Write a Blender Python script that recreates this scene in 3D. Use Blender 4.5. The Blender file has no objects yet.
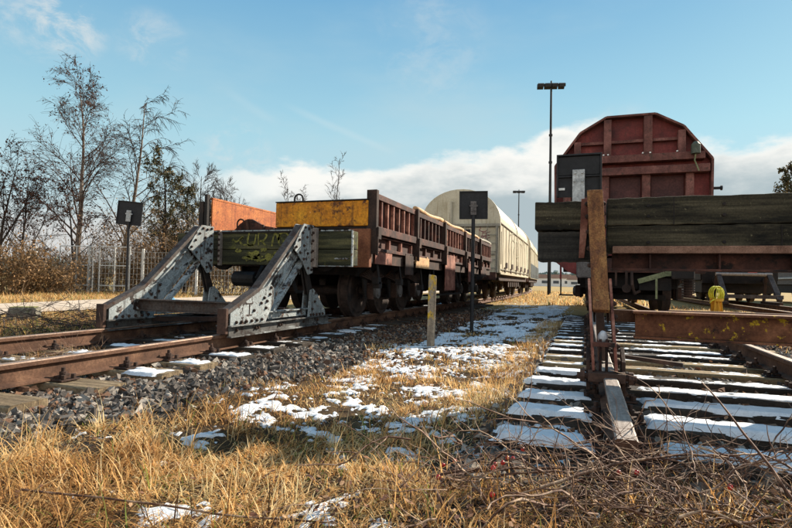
import bpy, math, random
import numpy as np
from mathutils import Vector, Matrix

R = math.radians
rnd = random.Random(7)
rng = np.random.default_rng(11)
scene = bpy.context.scene
col = scene.collection

# ------------------------------------------------------------------ camera
CAMZ = 0.77
YAW = math.atan(189 / 528); PITCH = math.atan(17 / 528); ROLL = 0.02
cam_d = bpy.data.cameras.new('camera'); cam = bpy.data.objects.new('camera', cam_d)
col.objects.link(cam); scene.camera = cam
cam_d.sensor_width = 36; cam_d.lens = 24; cam_d.clip_start = 0.05; cam_d.clip_end = 6000
cam.matrix_world = (Matrix.Translation((0, 0, CAMZ)) @ Matrix.Rotation(YAW, 4, 'Z')
                    @ Matrix.Rotation(math.pi / 2 + PITCH, 4, 'X') @ Matrix.Rotation(ROLL, 4, 'Z'))

# ------------------------------------------------------------------ light
SUN_AZ = R(34)      # clockwise from +Y towards +X
SUN_EL = R(31)
sd = Vector((math.sin(SUN_AZ) * math.cos(SUN_EL), math.cos(SUN_AZ) * math.cos(SUN_EL), math.sin(SUN_EL)))
sun_d = bpy.data.lights.new('sun', 'SUN'); sun = bpy.data.objects.new('sun', sun_d)
col.objects.link(sun)
sun_d.energy = 5.0; sun_d.angle = R(0.5); sun_d.color = (1.0, 0.89, 0.74)
sun.rotation_euler = sd.to_track_quat('Z', 'Y').to_euler()
sun.location = (20, 20, 30)

scene.view_settings.view_transform = 'Standard'
scene.view_settings.look = 'None'
scene.view_settings.exposure = 1.05
scene.view_settings.gamma = 1.0
scene.view_settings.use_curve_mapping = False

world = bpy.data.worlds.new('World'); scene.world = world
world.use_nodes = True


def build_world():
    nt = world.node_tree; N = nt.nodes; L = nt.links
    N.clear()
    out = N.new('ShaderNodeOutputWorld'); bg = N.new('ShaderNodeBackground')
    bg.inputs['Strength'].default_value = 0.082
    L.new(bg.outputs[0], out.inputs[0])
    sky = N.new('ShaderNodeTexSky'); sky.sky_type = 'NISHITA'; sky.sun_disc = False
    sky.sun_elevation = SUN_EL; sky.sun_rotation = SUN_AZ
    sky.air_density = 0.9; sky.dust_density = 0.5; sky.ozone_density = 1.6; sky.altitude = 100
    tc = N.new('ShaderNodeTexCoord'); gen = tc.outputs['Generated']
    sep = N.new('ShaderNodeSeparateXYZ'); L.new(gen, sep.inputs[0])

    def m(op, a, b=None, c=None, clamp=False):
        n = N.new('ShaderNodeMath'); n.operation = op; n.use_clamp = clamp
        for i, v in enumerate((a, b, c)):
            if v is None: continue
            if isinstance(v, (int, float)): n.inputs[i].default_value = v
            else: L.new(v, n.inputs[i])
        return n.outputs[0]

    def noise(scale, detail, vec=gen, sc=(1, 1, 1), rough=.6, off=(0, 0, 0), dist=0.0):
        mp = N.new('ShaderNodeMapping'); mp.inputs['Scale'].default_value = sc; mp.inputs['Location'].default_value = off
        L.new(vec, mp.inputs[0])
        n = N.new('ShaderNodeTexNoise'); n.inputs['Scale'].default_value = scale
        n.inputs['Detail'].default_value = detail; n.inputs['Roughness'].default_value = rough
        n.inputs['Distortion'].default_value = dist
        L.new(mp.outputs[0], n.inputs['Vector']); return n.outputs['Fac']

    def dot(v):
        n = N.new('ShaderNodeVectorMath'); n.operation = 'DOT_PRODUCT'
        L.new(gen, n.inputs[0]); n.inputs[1].default_value = v; return n.outputs['Value']

    def smooth(x, a, b):
        n = N.new('ShaderNodeMapRange'); n.interpolation_type = 'SMOOTHSTEP'
        L.new(x, n.inputs[0]); n.inputs[1].default_value = a; n.inputs[2].default_value = b
        return n.outputs[0]

    def mix(f, a, b):
        n = N.new('ShaderNodeMix'); n.data_type = 'RGBA'
        if isinstance(f, (int, float)): n.inputs[0].default_value = f
        else: L.new(f, n.inputs[0])
        for i, v in ((6, a), (7, b)):
            if isinstance(v, tuple): n.inputs[i].default_value = (*v, 1)
            else: L.new(v, n.inputs[i])
        return n.outputs[2]
    z = sep.outputs[2]; x = sep.outputs[0]
    # sky tint
    mul = N.new('ShaderNodeMix'); mul.data_type = 'RGBA'; mul.blend_type = 'MULTIPLY'; mul.inputs[0].default_value = 1
    L.new(sky.outputs[0], mul.inputs[6]); mul.inputs[7].default_value = (0.80, 1.0, 0.86, 1)
    base = mul.outputs[2]
    zr = N.new('ShaderNodeValToRGB'); zr.color_ramp.elements[0].color = (.37, .49, .52, 1); zr.color_ramp.elements[1].position = .52; zr.color_ramp.elements[1].color = (.085, .235, .40, 1); el = zr.color_ramp.elements.new(.26); el.color = (.245, .415, .48, 1)
    L.new(z, zr.inputs[0]); z10 = N.new('ShaderNodeVectorMath'); z10.operation = 'SCALE'; z10.inputs['Scale'].default_value = 10; L.new(zr.outputs[0], z10.inputs[0])
    base = mix(.86, base, z10.outputs[0])
    # thin high veil
    veil = noise(2.2, 6, sc=(1, 1, 3.0), rough=.55, off=(3.1, 1.0, .4))
    v1 = m('MULTIPLY', smooth(veil, .42, .72), smooth(z, .75, .12))
    v1 = m('MULTIPLY', v1, .55)
    c = mix(v1, base, (3.2, 4.1, 4.4))
    # horizon milk
    hz = m('MULTIPLY', smooth(z, .30, .0), .75)
    c = mix(hz, c, (3.4, 4.0, 4.1))
    # streaks / contrail and small puffs
    def rd(px, py):
        Rm = np.array(cam.matrix_world.to_3x3()); v = Rm @ np.array([(px - 396) / 528, -(py - 264) / 528, -1.]); return v / np.linalg.norm(v)
    for (p, q, w, s) in (((290, 108), (392, 152), .010, .22), ((228, 92), (275, 122), .012, .12)):
        a, b = rd(*p), rd(*q); n_ = np.cross(a, b); n_ /= np.linalg.norm(n_); mid = (a + b) / 2; mid /= np.linalg.norm(mid)
        ln = m('ABSOLUTE', m('ADD', dot(tuple(n_)), m('MULTIPLY', m('SUBTRACT', noise(7, 4), .5), .012)))
        k = m('MULTIPLY', smooth(ln, w, 0.0), smooth(dot(tuple(mid)), math.cos(np.arccos(a @ b) * .62), math.cos(np.arccos(a @ b) * .2)))
        c = mix(m('MULTIPLY', k, s), c, (4.0, 4.7, 4.9))
    pn = noise(16, 6, sc=(1, 1, 1.6), rough=.65, dist=.4)
    for (p, rad, s) in (((70, 24), 3.6, .55), ((152, 44), 3.6, .3), ((235, 158), 4.5, .4), ((30, 8), 5, .3), ((430, 45), 7, .15), ((620, 150), 5, .3)):
        d = rd(*p)
        k = m('MULTIPLY', smooth(dot(tuple(d)), math.cos(R(rad)), math.cos(R(rad * .25))), smooth(pn, .42, .70))
        c = mix(m('MULTIPLY', k, s * 1.4, clamp=True), c, (4.4, 4.6, 4.6))
    # cumulus bank above the horizon
    n1 = noise(5.0, 8, sc=(1, 1, 2.2), rough=.58, off=(.35, .2, 0))
    n2 = noise(1.6, 3, sc=(1, 1, 1.0), off=(4, 2, 1))
    edge = m('ADD', m('MULTIPLY_ADD', m('MINIMUM', x, -.02), .15, .258), m('MULTIPLY', m('SUBTRACT', n1, .5), .17))
    edge = m('ADD', edge, m('MULTIPLY', m('SUBTRACT', n2, .5), .10))
    edge = m('SUBTRACT', edge, m('MULTIPLY', smooth(x, .08, .25), .03))
    edge = m('ADD', edge, m('MULTIPLY', smooth(x, -.2, -.45), .028))
    dd = m('SUBTRACT', edge, z)
    mask = m('MULTIPLY', smooth(dd, -.010, .018), smooth(x, -.72, -.50))
    n3 = noise(3.2, 7, sc=(1, 1, 2.6), rough=.55, off=(1.35, .9, .3))
    under = smooth(m('ADD', dd, m('MULTIPLY', m('SUBTRACT', n3, .5), .16)), .012, .085)
    cc = mix(under, (5.9, 5.8, 5.5), (2.6, 3.1, 3.3))
    low = m('MULTIPLY', smooth(z, .10, .01), .8)
    cc = mix(low, cc, (3.6, 3.8, 3.8))
    c = mix(m('MULTIPLY', mask, .95), c, cc)
    # pale band of cloud low at the left
    mk2 = m('MULTIPLY', smooth(m('ADD', z, m('MULTIPLY', m('SUBTRACT', n1, .5), -.14)), .15, .06), smooth(x, -.45, -.62))
    c = mix(m('MULTIPLY', mk2, .8), c, (4.3, 4.15, 4.0))
    # unseen bright broken cumulus added behind the viewer to fill camera-facing sides
    bk = m('MULTIPLY', smooth(sep.outputs[1], .02, -.25), smooth(m('ADD', z, m('MULTIPLY', m('SUBTRACT', n1, .5), -.6)), .85, .35))
    c = mix(m('MULTIPLY', bk, .85), c, (8.6, 8.4, 8.0))
    L.new(c, bg.inputs['Color'])


build_world()

# ------------------------------------------------------------------ helpers
def tag(o, label=None, cat=None, group=None, kind=None):
    if label: o['label'] = label
    if cat: o['category'] = cat
    if group: o['group'] = group
    if kind: o['kind'] = kind
    return o


def empty(name, loc, label, cat, group=None, rz=0.0):
    o = bpy.data.objects.new(name, None); col.objects.link(o)
    o.location = loc; o.rotation_euler = (0, 0, rz); o.empty_display_size = .1
    return tag(o, label, cat, group)


def kids(o):
    return [c for c in list(col.objects) if c.parent == o]


def copy_tree(o, parent=None, table=None):
    c = o.copy(); col.objects.link(c)
    if parent is not None: c.parent = parent
    for ch in o.children: copy_tree(ch, c)
    return c


def link_mesh(name, me, mats, parent=None, bevel=0.0, smooth=False):
    for mt in (mats if isinstance(mats, (list, tuple)) else [mats]): me.materials.append(mt)
    o = bpy.data.objects.new(name, me); col.objects.link(o)
    if parent: o.parent = parent
    if smooth: me.shade_smooth()
    if bevel > 0:
        b = o.modifiers.new('bevel', 'BEVEL'); b.width = bevel; b.segments = 2; b.limit_method = 'ANGLE'; b.angle_limit = R(40)
    return o


class MB:
    def __init__(s): s.v = []; s.f = []; s.mi = []; s.m = 0; s.seg = []
    def add(s, vs, fs):
        n = len(s.v); s.v += [tuple(map(float, v)) for v in vs]
        n0 = len(s.f)
        for f in fs: s.f.append([i + n for i in f]); s.mi.append(s.m)
        s.seg.append((n, len(s.v), n0, len(s.f)))
        return s
    def box(s, x0, x1, y0, y1, z0, z1):
        vs = [(x, y, z) for z in (z0, z1) for y in (y0, y1) for x in (x0, x1)]
        return s.add(vs, [(0, 2, 3, 1), (4, 5, 7, 6), (0, 1, 5, 4), (2, 6, 7, 3), (0, 4, 6, 2), (1, 3, 7, 5)])
    def bar(s, p, q, w, h, up=(0, 0, 1)):
        p, q = Vector(p), Vector(q); d = (q - p).normalized(); up = Vector(up)
        r = d.cross(up)
        if r.length < 1e-4: r = d.cross(Vector((1, 0, 0)))
        r.normalize(); u = r.cross(d)
        vs = []
        for c in (p, q):
            for a, b in ((-1, -1), (1, -1), (1, 1), (-1, 1)): vs.append(c + r * a * w / 2 + u * b * h / 2)
        return s.add(vs, [(3, 2, 1, 0), (4, 5, 6, 7), (0, 1, 5, 4), (1, 2, 6, 5), (2, 3, 7, 6), (3, 0, 4, 7)])
    def cyl(s, p, q, r, n=12, r2=None, cap=True):
        p, q = Vector(p), Vector(q); d = (q - p).normalized(); r2 = r if r2 is None else r2
        a = d.cross(Vector((0, 0, 1)))
        if a.length < 1e-3: a = d.cross(Vector((1, 0, 0)))
        a.normalize(); b = d.cross(a); vs = []
        for c, rr in ((p, r), (q, r2)):
            for i in range(n):
                t = 2 * math.pi * i / n; vs.append(c + (a * math.cos(t) + b * math.sin(t)) * rr)
        fs = [(i, (i + 1) % n, n + (i + 1) % n, n + i) for i in range(n)]
        if cap: fs += [tuple(range(n))[::-1], tuple(range(n, 2 * n))]
        return s.add(vs, fs)
    def tube(s, pts, r, n=6, closed=False, r_end=None):
        pts = [Vector(p) for p in pts]; m_ = len(pts); vs = []
        prev = None
        for i, p in enumerate(pts):
            d = (pts[(i + 1) % m_] - pts[i - 1]) if closed else (pts[min(i + 1, m_ - 1)] - pts[max(i - 1, 0)])
            if d.length < 1e-9: d = Vector((0, 0, 1))
            d.normalize()
            a = prev - d * prev.dot(d) if prev is not None else d.cross(Vector((0.03, .02, 1)))
            if a.length < 1e-3: a = d.cross(Vector((1, 0, 0)))
            a.normalize(); prev = a; b = d.cross(a)
            rr = r if r_end is None else r + (r_end - r) * i / max(1, m_ - 1)
            for k in range(n):
                t = 2 * math.pi * k / n; vs.append(p + (a * math.cos(t) + b * math.sin(t)) * rr)
        fs = []
        for i in range(m_ if closed else m_ - 1):
            j = (i + 1) % m_
            for k in range(n): fs.append((i * n + k, i * n + (k + 1) % n, j * n + (k + 1) % n, j * n + k))
        if not closed: fs += [tuple(range(n))[::-1], tuple(range((m_ - 1) * n, m_ * n))]
        return s.add(vs, fs)
    def prism(s, poly, a0, a1, axis='x'):
        """poly: 2-D outline; axis: extrusion axis. x -> (y,z), y -> (x,z), z -> (x,y)"""
        def P(p, a): return {'x': (a, p[0], p[1]), 'y': (p[0], a, p[1]), 'z': (p[0], p[1], a)}[axis]
        n = len(poly); vs = [P(p, a0) for p in poly] + [P(p, a1) for p in poly]
        fs = [tuple(range(n))[::-1], tuple(range(n, 2 * n))] + [(i, (i + 1) % n, n + (i + 1) % n, n + i) for i in range(n)]
        return s.add(vs, fs)
    def each(s, name, mats, parent=None, bevel=0.0):
        for (a, c, fa, fc) in s.seg:
            q = MB(); q.v = s.v[a:c]; q.f = [[i - a for i in f] for f in s.f[fa:fc]]; q.mi = [0] * len(q.f); q.build(name, mats, parent, bevel)
    def build(s, name, mats, parent=None, bevel=0.0, smooth=False, fix=True):
        me = bpy.data.meshes.new(name); me.from_pydata(s.v, [], s.f)
        if s.m or any(s.mi): me.polygons.foreach_set('material_index', s.mi)
        if fix:
            import bmesh
            bm = bmesh.new(); bm.from_mesh(me); bmesh.ops.recalc_face_normals(bm, faces=bm.faces); bm.to_mesh(me); bm.free()
        return link_mesh(name, me, mats, parent, bevel, smooth)


def np_mesh(name, verts, faces, mats, parent=None, tint=None, smooth=False):
    """verts (n,3), faces (m,k) arrays; tint per vertex float"""
    me = bpy.data.meshes.new(name); verts = np.ascontiguousarray(verts, np.float32)
    k = faces.shape[1]; me.vertices.add(len(verts)); me.vertices.foreach_set('co', verts.ravel())
    me.loops.add(faces.size); me.loops.foreach_set('vertex_index', faces.ravel().astype(np.int32))
    me.polygons.add(len(faces)); me.polygons.foreach_set('loop_start', (np.arange(len(faces)) * k).astype(np.int32))
    try: me.polygons.foreach_set('loop_total', np.full(len(faces), k, np.int32))
    except Exception: pass
    me.update(calc_edges=True)
    if not smooth: me.shade_flat()
    if tint is not None:
        at = me.attributes.new('tint', 'FLOAT', 'POINT'); at.data.foreach_set('value', np.ascontiguousarray(tint, np.float32))
    return link_mesh(name, me, mats, parent, 0, smooth)


# value noise in numpy
_perm = np.random.default_rng(3).random((256, 256))
def vnoise(x, y, seed=0):
    x = np.asarray(x, float) + seed * 17.3; y = np.asarray(y, float) + seed * 9.1
    xi = np.floor(x).astype(int); yi = np.floor(y).astype(int); fx = x - xi; fy = y - yi
    fx = fx * fx * (3 - 2 * fx); fy = fy * fy * (3 - 2 * fy)
    g = lambda a, b: _perm[a % 256, b % 256]
    return (g(xi, yi) * (1 - fx) + g(xi + 1, yi) * fx) * (1 - fy) + (g(xi, yi + 1) * (1 - fx) + g(xi + 1, yi + 1) * fx) * fy
def fbm(x, y, o=4, seed=0):
    s = 0; a = .5; t = 0
    for i in range(o):
        s = s + a * vnoise(np.asarray(x) * 2 ** i, np.asarray(y) * 2 ** i, seed + i); t += a; a *= .5
    return s / t
def sst(x, a, b):
    t = np.clip((np.asarray(x, float) - a) / (b - a), 0, 1); return t * t * (3 - 2 * t)

# ------------------------------------------------------------------ materials
def mat(name, cols, scale=4.0, rough=.85, metal=0.0, bump=.25, stretch=(1, 1, 1), fine=40.0, fine_amt=.35,
        patch=None, patch2=None, spec=.3, tint=None, transl=0.0, detail=6, bump_scale=None, streak=None):
    """cols: list of (pos,(r,g,b)); patch: (rgb, scale, threshold, softness); streak: (rgb, amount) thin vertical runs"""
    m_ = bpy.data.materials.new(name); m_.use_nodes = True
    nt = m_.node_tree; N = nt.nodes; L = nt.links; bs = N['Principled BSDF']
    tc = N.new('ShaderNodeTexCoord'); oi = N.new('ShaderNodeObjectInfo')
    ad = N.new('ShaderNodeVectorMath'); ad.operation = 'ADD'
    ml = N.new('ShaderNodeMath'); ml.operation = 'MULTIPLY'; ml.inputs[1].default_value = 37.0
    L.new(oi.outputs['Random'], ml.inputs[0]); L.new(tc.outputs['Object'], ad.inputs[0]); L.new(ml.outputs[0], ad.inputs[1])
    vec = ad.outputs[0]

    def noise(sc, st=(1, 1, 1), det=detail, rg=.6):
        mp = N.new('ShaderNodeMapping'); mp.inputs['Scale'].default_value = st; L.new(vec, mp.inputs[0])
        n = N.new('ShaderNodeTexNoise'); n.inputs['Scale'].default_value = sc; n.inputs['Detail'].default_value = det
        n.inputs['Roughness'].default_value = rg; L.new(mp.outputs[0], n.inputs['Vector']); return n.outputs['Fac']
    n1 = noise(scale, stretch)
    src = n1
    if tint:
        at = N.new('ShaderNodeAttribute'); at.attribute_name = 'tint'; src = at.outputs['Fac']
    rp = N.new('ShaderNodeValToRGB'); e = rp.color_ramp.elements
    while len(e) < len(cols): e.new(.5)
    for i, (p, c) in enumerate(cols): e[i].position = p; e[i].color = (*c, 1)
    L.new(src, rp.inputs[0]); c = rp.outputs[0]

    def mixc(f, a, b, mode='MIX'):
        n = N.new('ShaderNodeMix'); n.data_type = 'RGBA'; n.blend_type = mode
        if isinstance(f, float): n.inputs[0].default_value = f
        else: L.new(f, n.inputs[0])
        L.new(a, n.inputs[6])
        if isinstance(b, tuple): n.inputs[7].default_value = (*b, 1)
        else: L.new(b, n.inputs[7])
        return n.outputs[2]

    def mr(x, a, b, c0=0, c1=1):
        n = N.new('ShaderNodeMapRange'); L.new(x, n.inputs[0])
        for i, v in enumerate((a, b, c0, c1)): n.inputs[i + 1].default_value = v
        return n.outputs[0]
    for pt in (patch, patch2):
        if pt: c = mixc(mr(noise(pt[1], pt[4] if len(pt) > 4 else (1, 1, 1), 8, .7), pt[2], pt[2] + pt[3]), c, pt[0])
    if streak:
        c = mixc(mr(noise(14, (1, 1, .08), 4), .54, .70, 0, streak[1]), c, streak[0])
    if fine_amt:
        f = mr(noise(fine, (1, 1, 1), 4, .7), .3, .7, 1 - fine_amt, 1 + fine_amt)
        cb = N.new('ShaderNodeCombineColor')
        for i in range(3): L.new(f, cb.inputs[i])
        c = mixc(1.0, c, cb.outputs[0], 'MULTIPLY')
    L.new(c, bs.inputs['Base Color'])
    bs.inputs['Roughness'].default_value = rough; bs.inputs['Metallic'].default_value = metal
    bs.inputs['Specular IOR Level'].default_value = spec
    if bump:
        b = N.new('ShaderNodeBump'); b.inputs['Strength'].default_value = bump; b.inputs['Distance'].default_value = .01
        L.new(noise(bump_scale or fine, stretch if not bump_scale else (1, 1, 1), 6, .7), b.inputs['Height']); L.new(b.outputs[0], bs.inputs['Normal'])
    if transl:
        tr = N.new('ShaderNodeBsdfTranslucent'); L.new(c, tr.inputs[0]); mx = N.new('ShaderNodeMixShader'); mx.inputs[0].default_value = transl
        L.new(bs.outputs[0], mx.inputs[1]); L.new(tr.outputs[0], mx.inputs[2]); L.new(mx.outputs[0], N['Material Output'].inputs[0])
    return m_


M = {}
M['rail_side'] = mat('rail_side', [(.3, (.045, .022, .014)), (.55, (.115, .058, .034)), (.75, (.20, .11, .065))], 5, .85, .1, .3, fine=60)
M['rail_top'] = mat('rail_top', [(.3, (.20, .125, .085)), (.7, (.38, .27, .20))], 6, .45, .5, .12, stretch=(6, .6, 1), fine=50, patch=((.13, .06, .035), 5, .55, .1))
M['rail_grey'] = mat('rail_grey', [(.3, (.19, .15, .125)), (.7, (.36, .31, .27))], 6, .5, .35, .2, stretch=(8, .5, 1), fine=50, patch=((.09, .05, .03), 12, .58, .08))
M['rust_dark'] = mat('rust_dark', [(.3, (.018, .012, .010)), (.55, (.05, .028, .02)), (.78, (.12, .06, .04))], 4, .85, .1, .35)
M['rust_black'] = mat('rust_black', [(.3, (.007, .006, .006)), (.6, (.020, .015, .013)), (.85, (.06, .036, .026))], 4, .75, .1, .3)
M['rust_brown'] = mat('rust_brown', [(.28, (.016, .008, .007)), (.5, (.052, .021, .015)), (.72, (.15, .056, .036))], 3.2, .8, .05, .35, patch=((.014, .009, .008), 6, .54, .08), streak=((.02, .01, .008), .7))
M['rust_pink'] = mat('rust_pink', [(.3, (.08, .026, .018)), (.5, (.20, .075, .05)), (.72, (.46, .23, .16))], 4, .85, 0, .35, patch=((.05, .022, .015), 7, .56, .08), streak=((.06, .022, .015), .6))
M['rust_orange'] = mat('rust_orange', [(.3, (.10, .04, .02)), (.5, (.22, .095, .035)), (.72, (.36, .19, .065))], 7, .85, .05, .6, patch=((.11, .045, .028), 5, .52, .14), patch2=((.36, .29, .13), 34, .64, .04), fine=90, fine_amt=.55, streak=((.06, .022, .014), .8), stretch=(2, 2, .5))
M['rust_face'] = mat('rust_face', [(.3, (.14, .07, .045)), (.7, (.30, .17, .115))], 12, .85, .1, .5, fine=120, fine_amt=.5)
M['strut_top'] = mat('strut_top', [(.3, (.03, .024, .021)), (.7, (.10, .082, .072))], 5, .8, .1, .3, patch=((.045, .022, .014), 8, .52, .1), streak=((.04, .02, .012), .6))
M['strut_paint'] = mat('strut_paint', [(.3, (.14, .155, .155)), (.52, (.28, .31, .31)), (.75, (.46, .48, .46))], 3, .65, 0, .3,
                       patch=((.022, .014, .011), 6, .535, .05), patch2=((.12, .06, .035), 15, .57, .06), streak=((.03, .02, .015), .9), fine=60, fine_amt=.5)
M['sole_paint'] = mat('sole_paint', [(.3, (.03, .025, .022)), (.55, (.10, .10, .095)), (.75, (.38, .41, .41))], 5, .75, 0, .3, patch=((.02, .012, .01), 7, .52, .06), streak=((.03, .02, .014), .8), fine=60, stretch=(1, .4, 2))
M['timber_stop'] = mat('timber_stop', [(.3, (.012, .012, .008)), (.5, (.040, .040, .020)), (.68, (.11, .10, .045))], 3, .9, 0, .8, stretch=(.35, 3, 5), fine=60,
                       patch=((.17, .17, .03), 2.6, .60, .10), patch2=((.22, .20, .13), 22, .66, .04))
M['timber_green'] = mat('timber_green', [(.3, (.018, .014, .009)), (.5, (.058, .048, .028)), (.70, (.15, .125, .075))], 3, .9, 0, 1.0, stretch=(.25, 3, 8), fine=70,
                        patch=((.012, .011, .008), 3, .50, .14, (.5, 1, 2.5)), patch2=((.20, .17, .10), 24, .64, .04))
M['timber_dark'] = mat('timber_dark', [(.3, (.012, .012, .011)), (.7, (.06, .054, .045))], 4, .9, 0, .9, stretch=(.3, 3, 7), fine=60)
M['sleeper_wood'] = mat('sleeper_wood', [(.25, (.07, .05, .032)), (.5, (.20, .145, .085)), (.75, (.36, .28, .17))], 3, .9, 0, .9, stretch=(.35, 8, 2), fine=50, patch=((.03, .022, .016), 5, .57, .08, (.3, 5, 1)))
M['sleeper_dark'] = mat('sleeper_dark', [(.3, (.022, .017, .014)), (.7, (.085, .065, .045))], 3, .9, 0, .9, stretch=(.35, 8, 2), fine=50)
M['sleeper_black'] = mat('sleeper_black', [(.3, (.016, .013, .011)), (.7, (.06, .047, .036))], 3, .9, 0, .9, stretch=(.35, 8, 2), fine=50)
M['sleeper_tan'] = mat('sleeper_tan', [(.3, (.16, .11, .06)), (.7, (.42, .31, .17))], 3, .9, 0, .8, stretch=(.35, 8, 2), fine=50, patch=((.05, .035, .022), 5, .56, .1, (.3, 5, 1)))
M['post_wood'] = mat('post_wood', [(.3, (.15, .12, .09)), (.7, (.36, .30, .23))], 5, .9, 0, .8, stretch=(5, 5, .4), fine=50, patch=((.50, .32, .03), 7, .56, .06, (1, 1, .5)), patch2=((.05, .035, .022), 12, .60, .06))
M['yellow_paint'] = mat('yellow_paint', [(.3, (.24, .075, .006)), (.5, (.50, .185, .008)), (.72, (.66, .32, .02))], 2.2, .7, 0, .3, fine=22, fine_amt=.45,
                        patch=((.09, .03, .012), 8, .53, .09), patch2=((.62, .56, .40), 11, .665, .02), streak=((.13, .05, .01), .75))
M['orange_paint'] = mat('orange_paint', [(.3, (.30, .075, .02)), (.7, (.50, .165, .042))], 4, .75, 0, .4, patch=((.16, .045, .02), 10, .57, .07), streak=((.16, .04, .018), .75), fine_amt=.45)
M['block_rust'] = mat('block_rust', [(.3, (.12, .04, .02)), (.7, (.30, .12, .055))], 4, .85, 0, .3, patch=((.03, .035, .02), 5, .58, .1))
M['cream'] = mat('cream', [(.3, (.44, .38, .26)), (.7, (.60, .54, .40))], 1.4, .6, 0, .05, fine=25, fine_amt=.12, streak=((.26, .17, .09), .75), patch=((.32, .24, .14), 3, .58, .15), patch2=((.20, .10, .05), 22, .68, .03))
M['cream_dark'] = mat('cream_dark', [(.3, (.24, .22, .17)), (.7, (.36, .33, .26))], 2, .7, 0, .1, streak=((.12, .09, .06), .6))
M['teal_dark'] = mat('teal_dark', [(.3, (.018, .026, .026)), (.7, (.045, .058, .058))], 3, .6, 0, .1)
M['red_paint'] = mat('red_paint', [(.3, (.06, .012, .011)), (.5, (.15, .024, .021)), (.72, (.27, .055, .045))], 2.0, .6, 0, .15, fine=30, fine_amt=.25, patch=((.10, .045, .03), 5, .60, .12), streak=((.09, .02, .015), .6))
M['red_rib'] = mat('red_rib', [(.3, (.06, .022, .018)), (.5, (.13, .048, .037)), (.72, (.24, .10, .08))], 4, .7, 0, .2, patch=((.06, .035, .025), 7, .56, .1), streak=((.06, .02, .015), .6))
M['maroon'] = mat('maroon', [(.3, (.035, .014, .014)), (.7, (.09, .032, .028))], 3, .7, 0, .15, fine=25)
M['black_metal'] = mat('black_metal', [(.3, (.008, .008, .009)), (.7, (.022, .022, .024))], 4, .6, 0, .1, fine=30)
M['galv'] = mat('galv', [(.3, (.30, .31, .31)), (.7, (.48, .49, .48))], 14, .6, .4, .1, streak=((.2, .17, .14), .5))
M['wheel'] = mat('wheel', [(.3, (.015, .012, .011)), (.7, (.07, .045, .035))], 6, .7, .2, .2)
M['axle_cap'] = mat('axle_cap', [(.3, (.07, .06, .055)), (.7, (.15, .135, .125))], 9, .7, .2, .2)
M['lever_green'] = mat('lever_green', [(.3, (.13, .14, .07)), (.7, (.24, .25, .13))], 9, .8, 0, .2)
M['lamp_grey'] = mat('lamp_grey', [(.3, (.05, .06, .045)), (.7, (.10, .11, .08))], 9, .6, 0, .1)
M['snow'] = mat('snow', [(.3, (.60, .64, .68)), (.7, (.80, .81, .82))], 14, .6, 0, .8, fine=150, fine_amt=.12, spec=.3, patch=((.26, .21, .15), 34, .635, .05), patch2=((.48, .46, .42), 7, .56, .12))
M['grass'] = mat('grass', [(0, (.035, .02, .012)), (.20, (.17, .08, .03)), (.42, (.52, .27, .09)), (.64, (.82, .51, .20)), (.86, (.90, .72, .42)), (.90, (.26, .30, .06)), (1, (.13, .20, .03))],
                 4, .8, 0, 0, fine=30, fine_amt=.15, tint=True, transl=.50)
M['leaf'] = mat('leaf', [(0, (.04, .02, .013)), (.5, (.14, .06, .035)), (.8, (.30, .16, .085)), (1, (.42, .26, .14))], 4, .8, 0, 0, fine=30, fine_amt=.2, tint=True, transl=.2)
M['brush_leaf'] = mat('brush_leaf', [(0, (.05, .035, .016)), (.4, (.17, .105, .045)), (.7, (.36, .21, .10)), (1, (.56, .38, .22))], 4, .8, 0, 0, fine=30, fine_amt=.2, tint=True, transl=.35)
M['green_leaf'] = mat('green_leaf', [(0, (.02, .022, .012)), (.45, (.05, .055, .024)), (.75, (.11, .095, .04)), (1, (.26, .18, .09))], 4, .7, 0, 0, fine=30, fine_amt=.2, tint=True, transl=.25)
M['red_leaf'] = mat('red_leaf', [(0, (.03, .016, .014)), (1, (.13, .06, .04))], 4, .8, 0, 0, fine=30, fine_amt=.2, tint=True, transl=.2)
M['stone'] = mat('stone', [(0, (.014, .012, .010)), (.35, (.046, .038, .032)), (.65, (.13, .11, .092)), (.88, (.34, .30, .25)), (.94, (.07, .035, .02)), (1, (.19, .10, .055))], 4, .85, 0, .4, fine=90, fine_amt=.3, tint=True)
M['bark'] = mat('bark', [(.3, (.016, .012, .010)), (.6, (.045, .034, .028)), (.8, (.16, .135, .11))], 5, .9, 0, .6, stretch=(1, 1, .6), fine=30)
M['bark_pale'] = mat('bark_pale', [(.3, (.06, .045, .036)), (.55, (.17, .13, .10)), (.75, (.36, .31, .26))], 5, .9, 0, .6, stretch=(1, 1, .6), fine=30)
M['twig'] = mat('twig', [(.3, (.022, .015, .013)), (.7, (.065, .045, .036))], 5, .9, 0, .2)
M['twig_brown'] = mat('twig_brown', [(.3, (.06, .038, .022)), (.7, (.24, .155, .085))], 5, .9, 0, .2)
M['twig_warm'] = mat('twig_warm', [(.3, (.035, .022, .018)), (.7, (.11, .075, .058))], 5, .9, 0, .2)
M['briar'] = mat('briar', [(.25, (.03, .014, .011)), (.48, (.13, .065, .04)), (.74, (.56, .40, .26))], 14, .75, 0, .5, fine=60)
M['hip'] = mat('hip', [(.3, (.34, .012, .012)), (.7, (.50, .03, .02))], 30, .3, 0, .1, spec=.5, fine_amt=.1)
M['concrete'] = mat('concrete', [(.3, (.09, .085, .065)), (.7, (.26, .24, .19))], 6, .9, 0, .6, fine=40, patch=((.07, .075, .03), 6, .55, .1))
M['fence_post'] = mat('fence_post', [(.3, (.42, .41, .38)), (.7, (.60, .59, .55))], 6, .9, 0, .2)
M['wire'] = mat('wire', [(.3, (.26, .26, .25)), (.7, (.42, .42, .40))], 6, .6, .3, 0)
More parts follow.
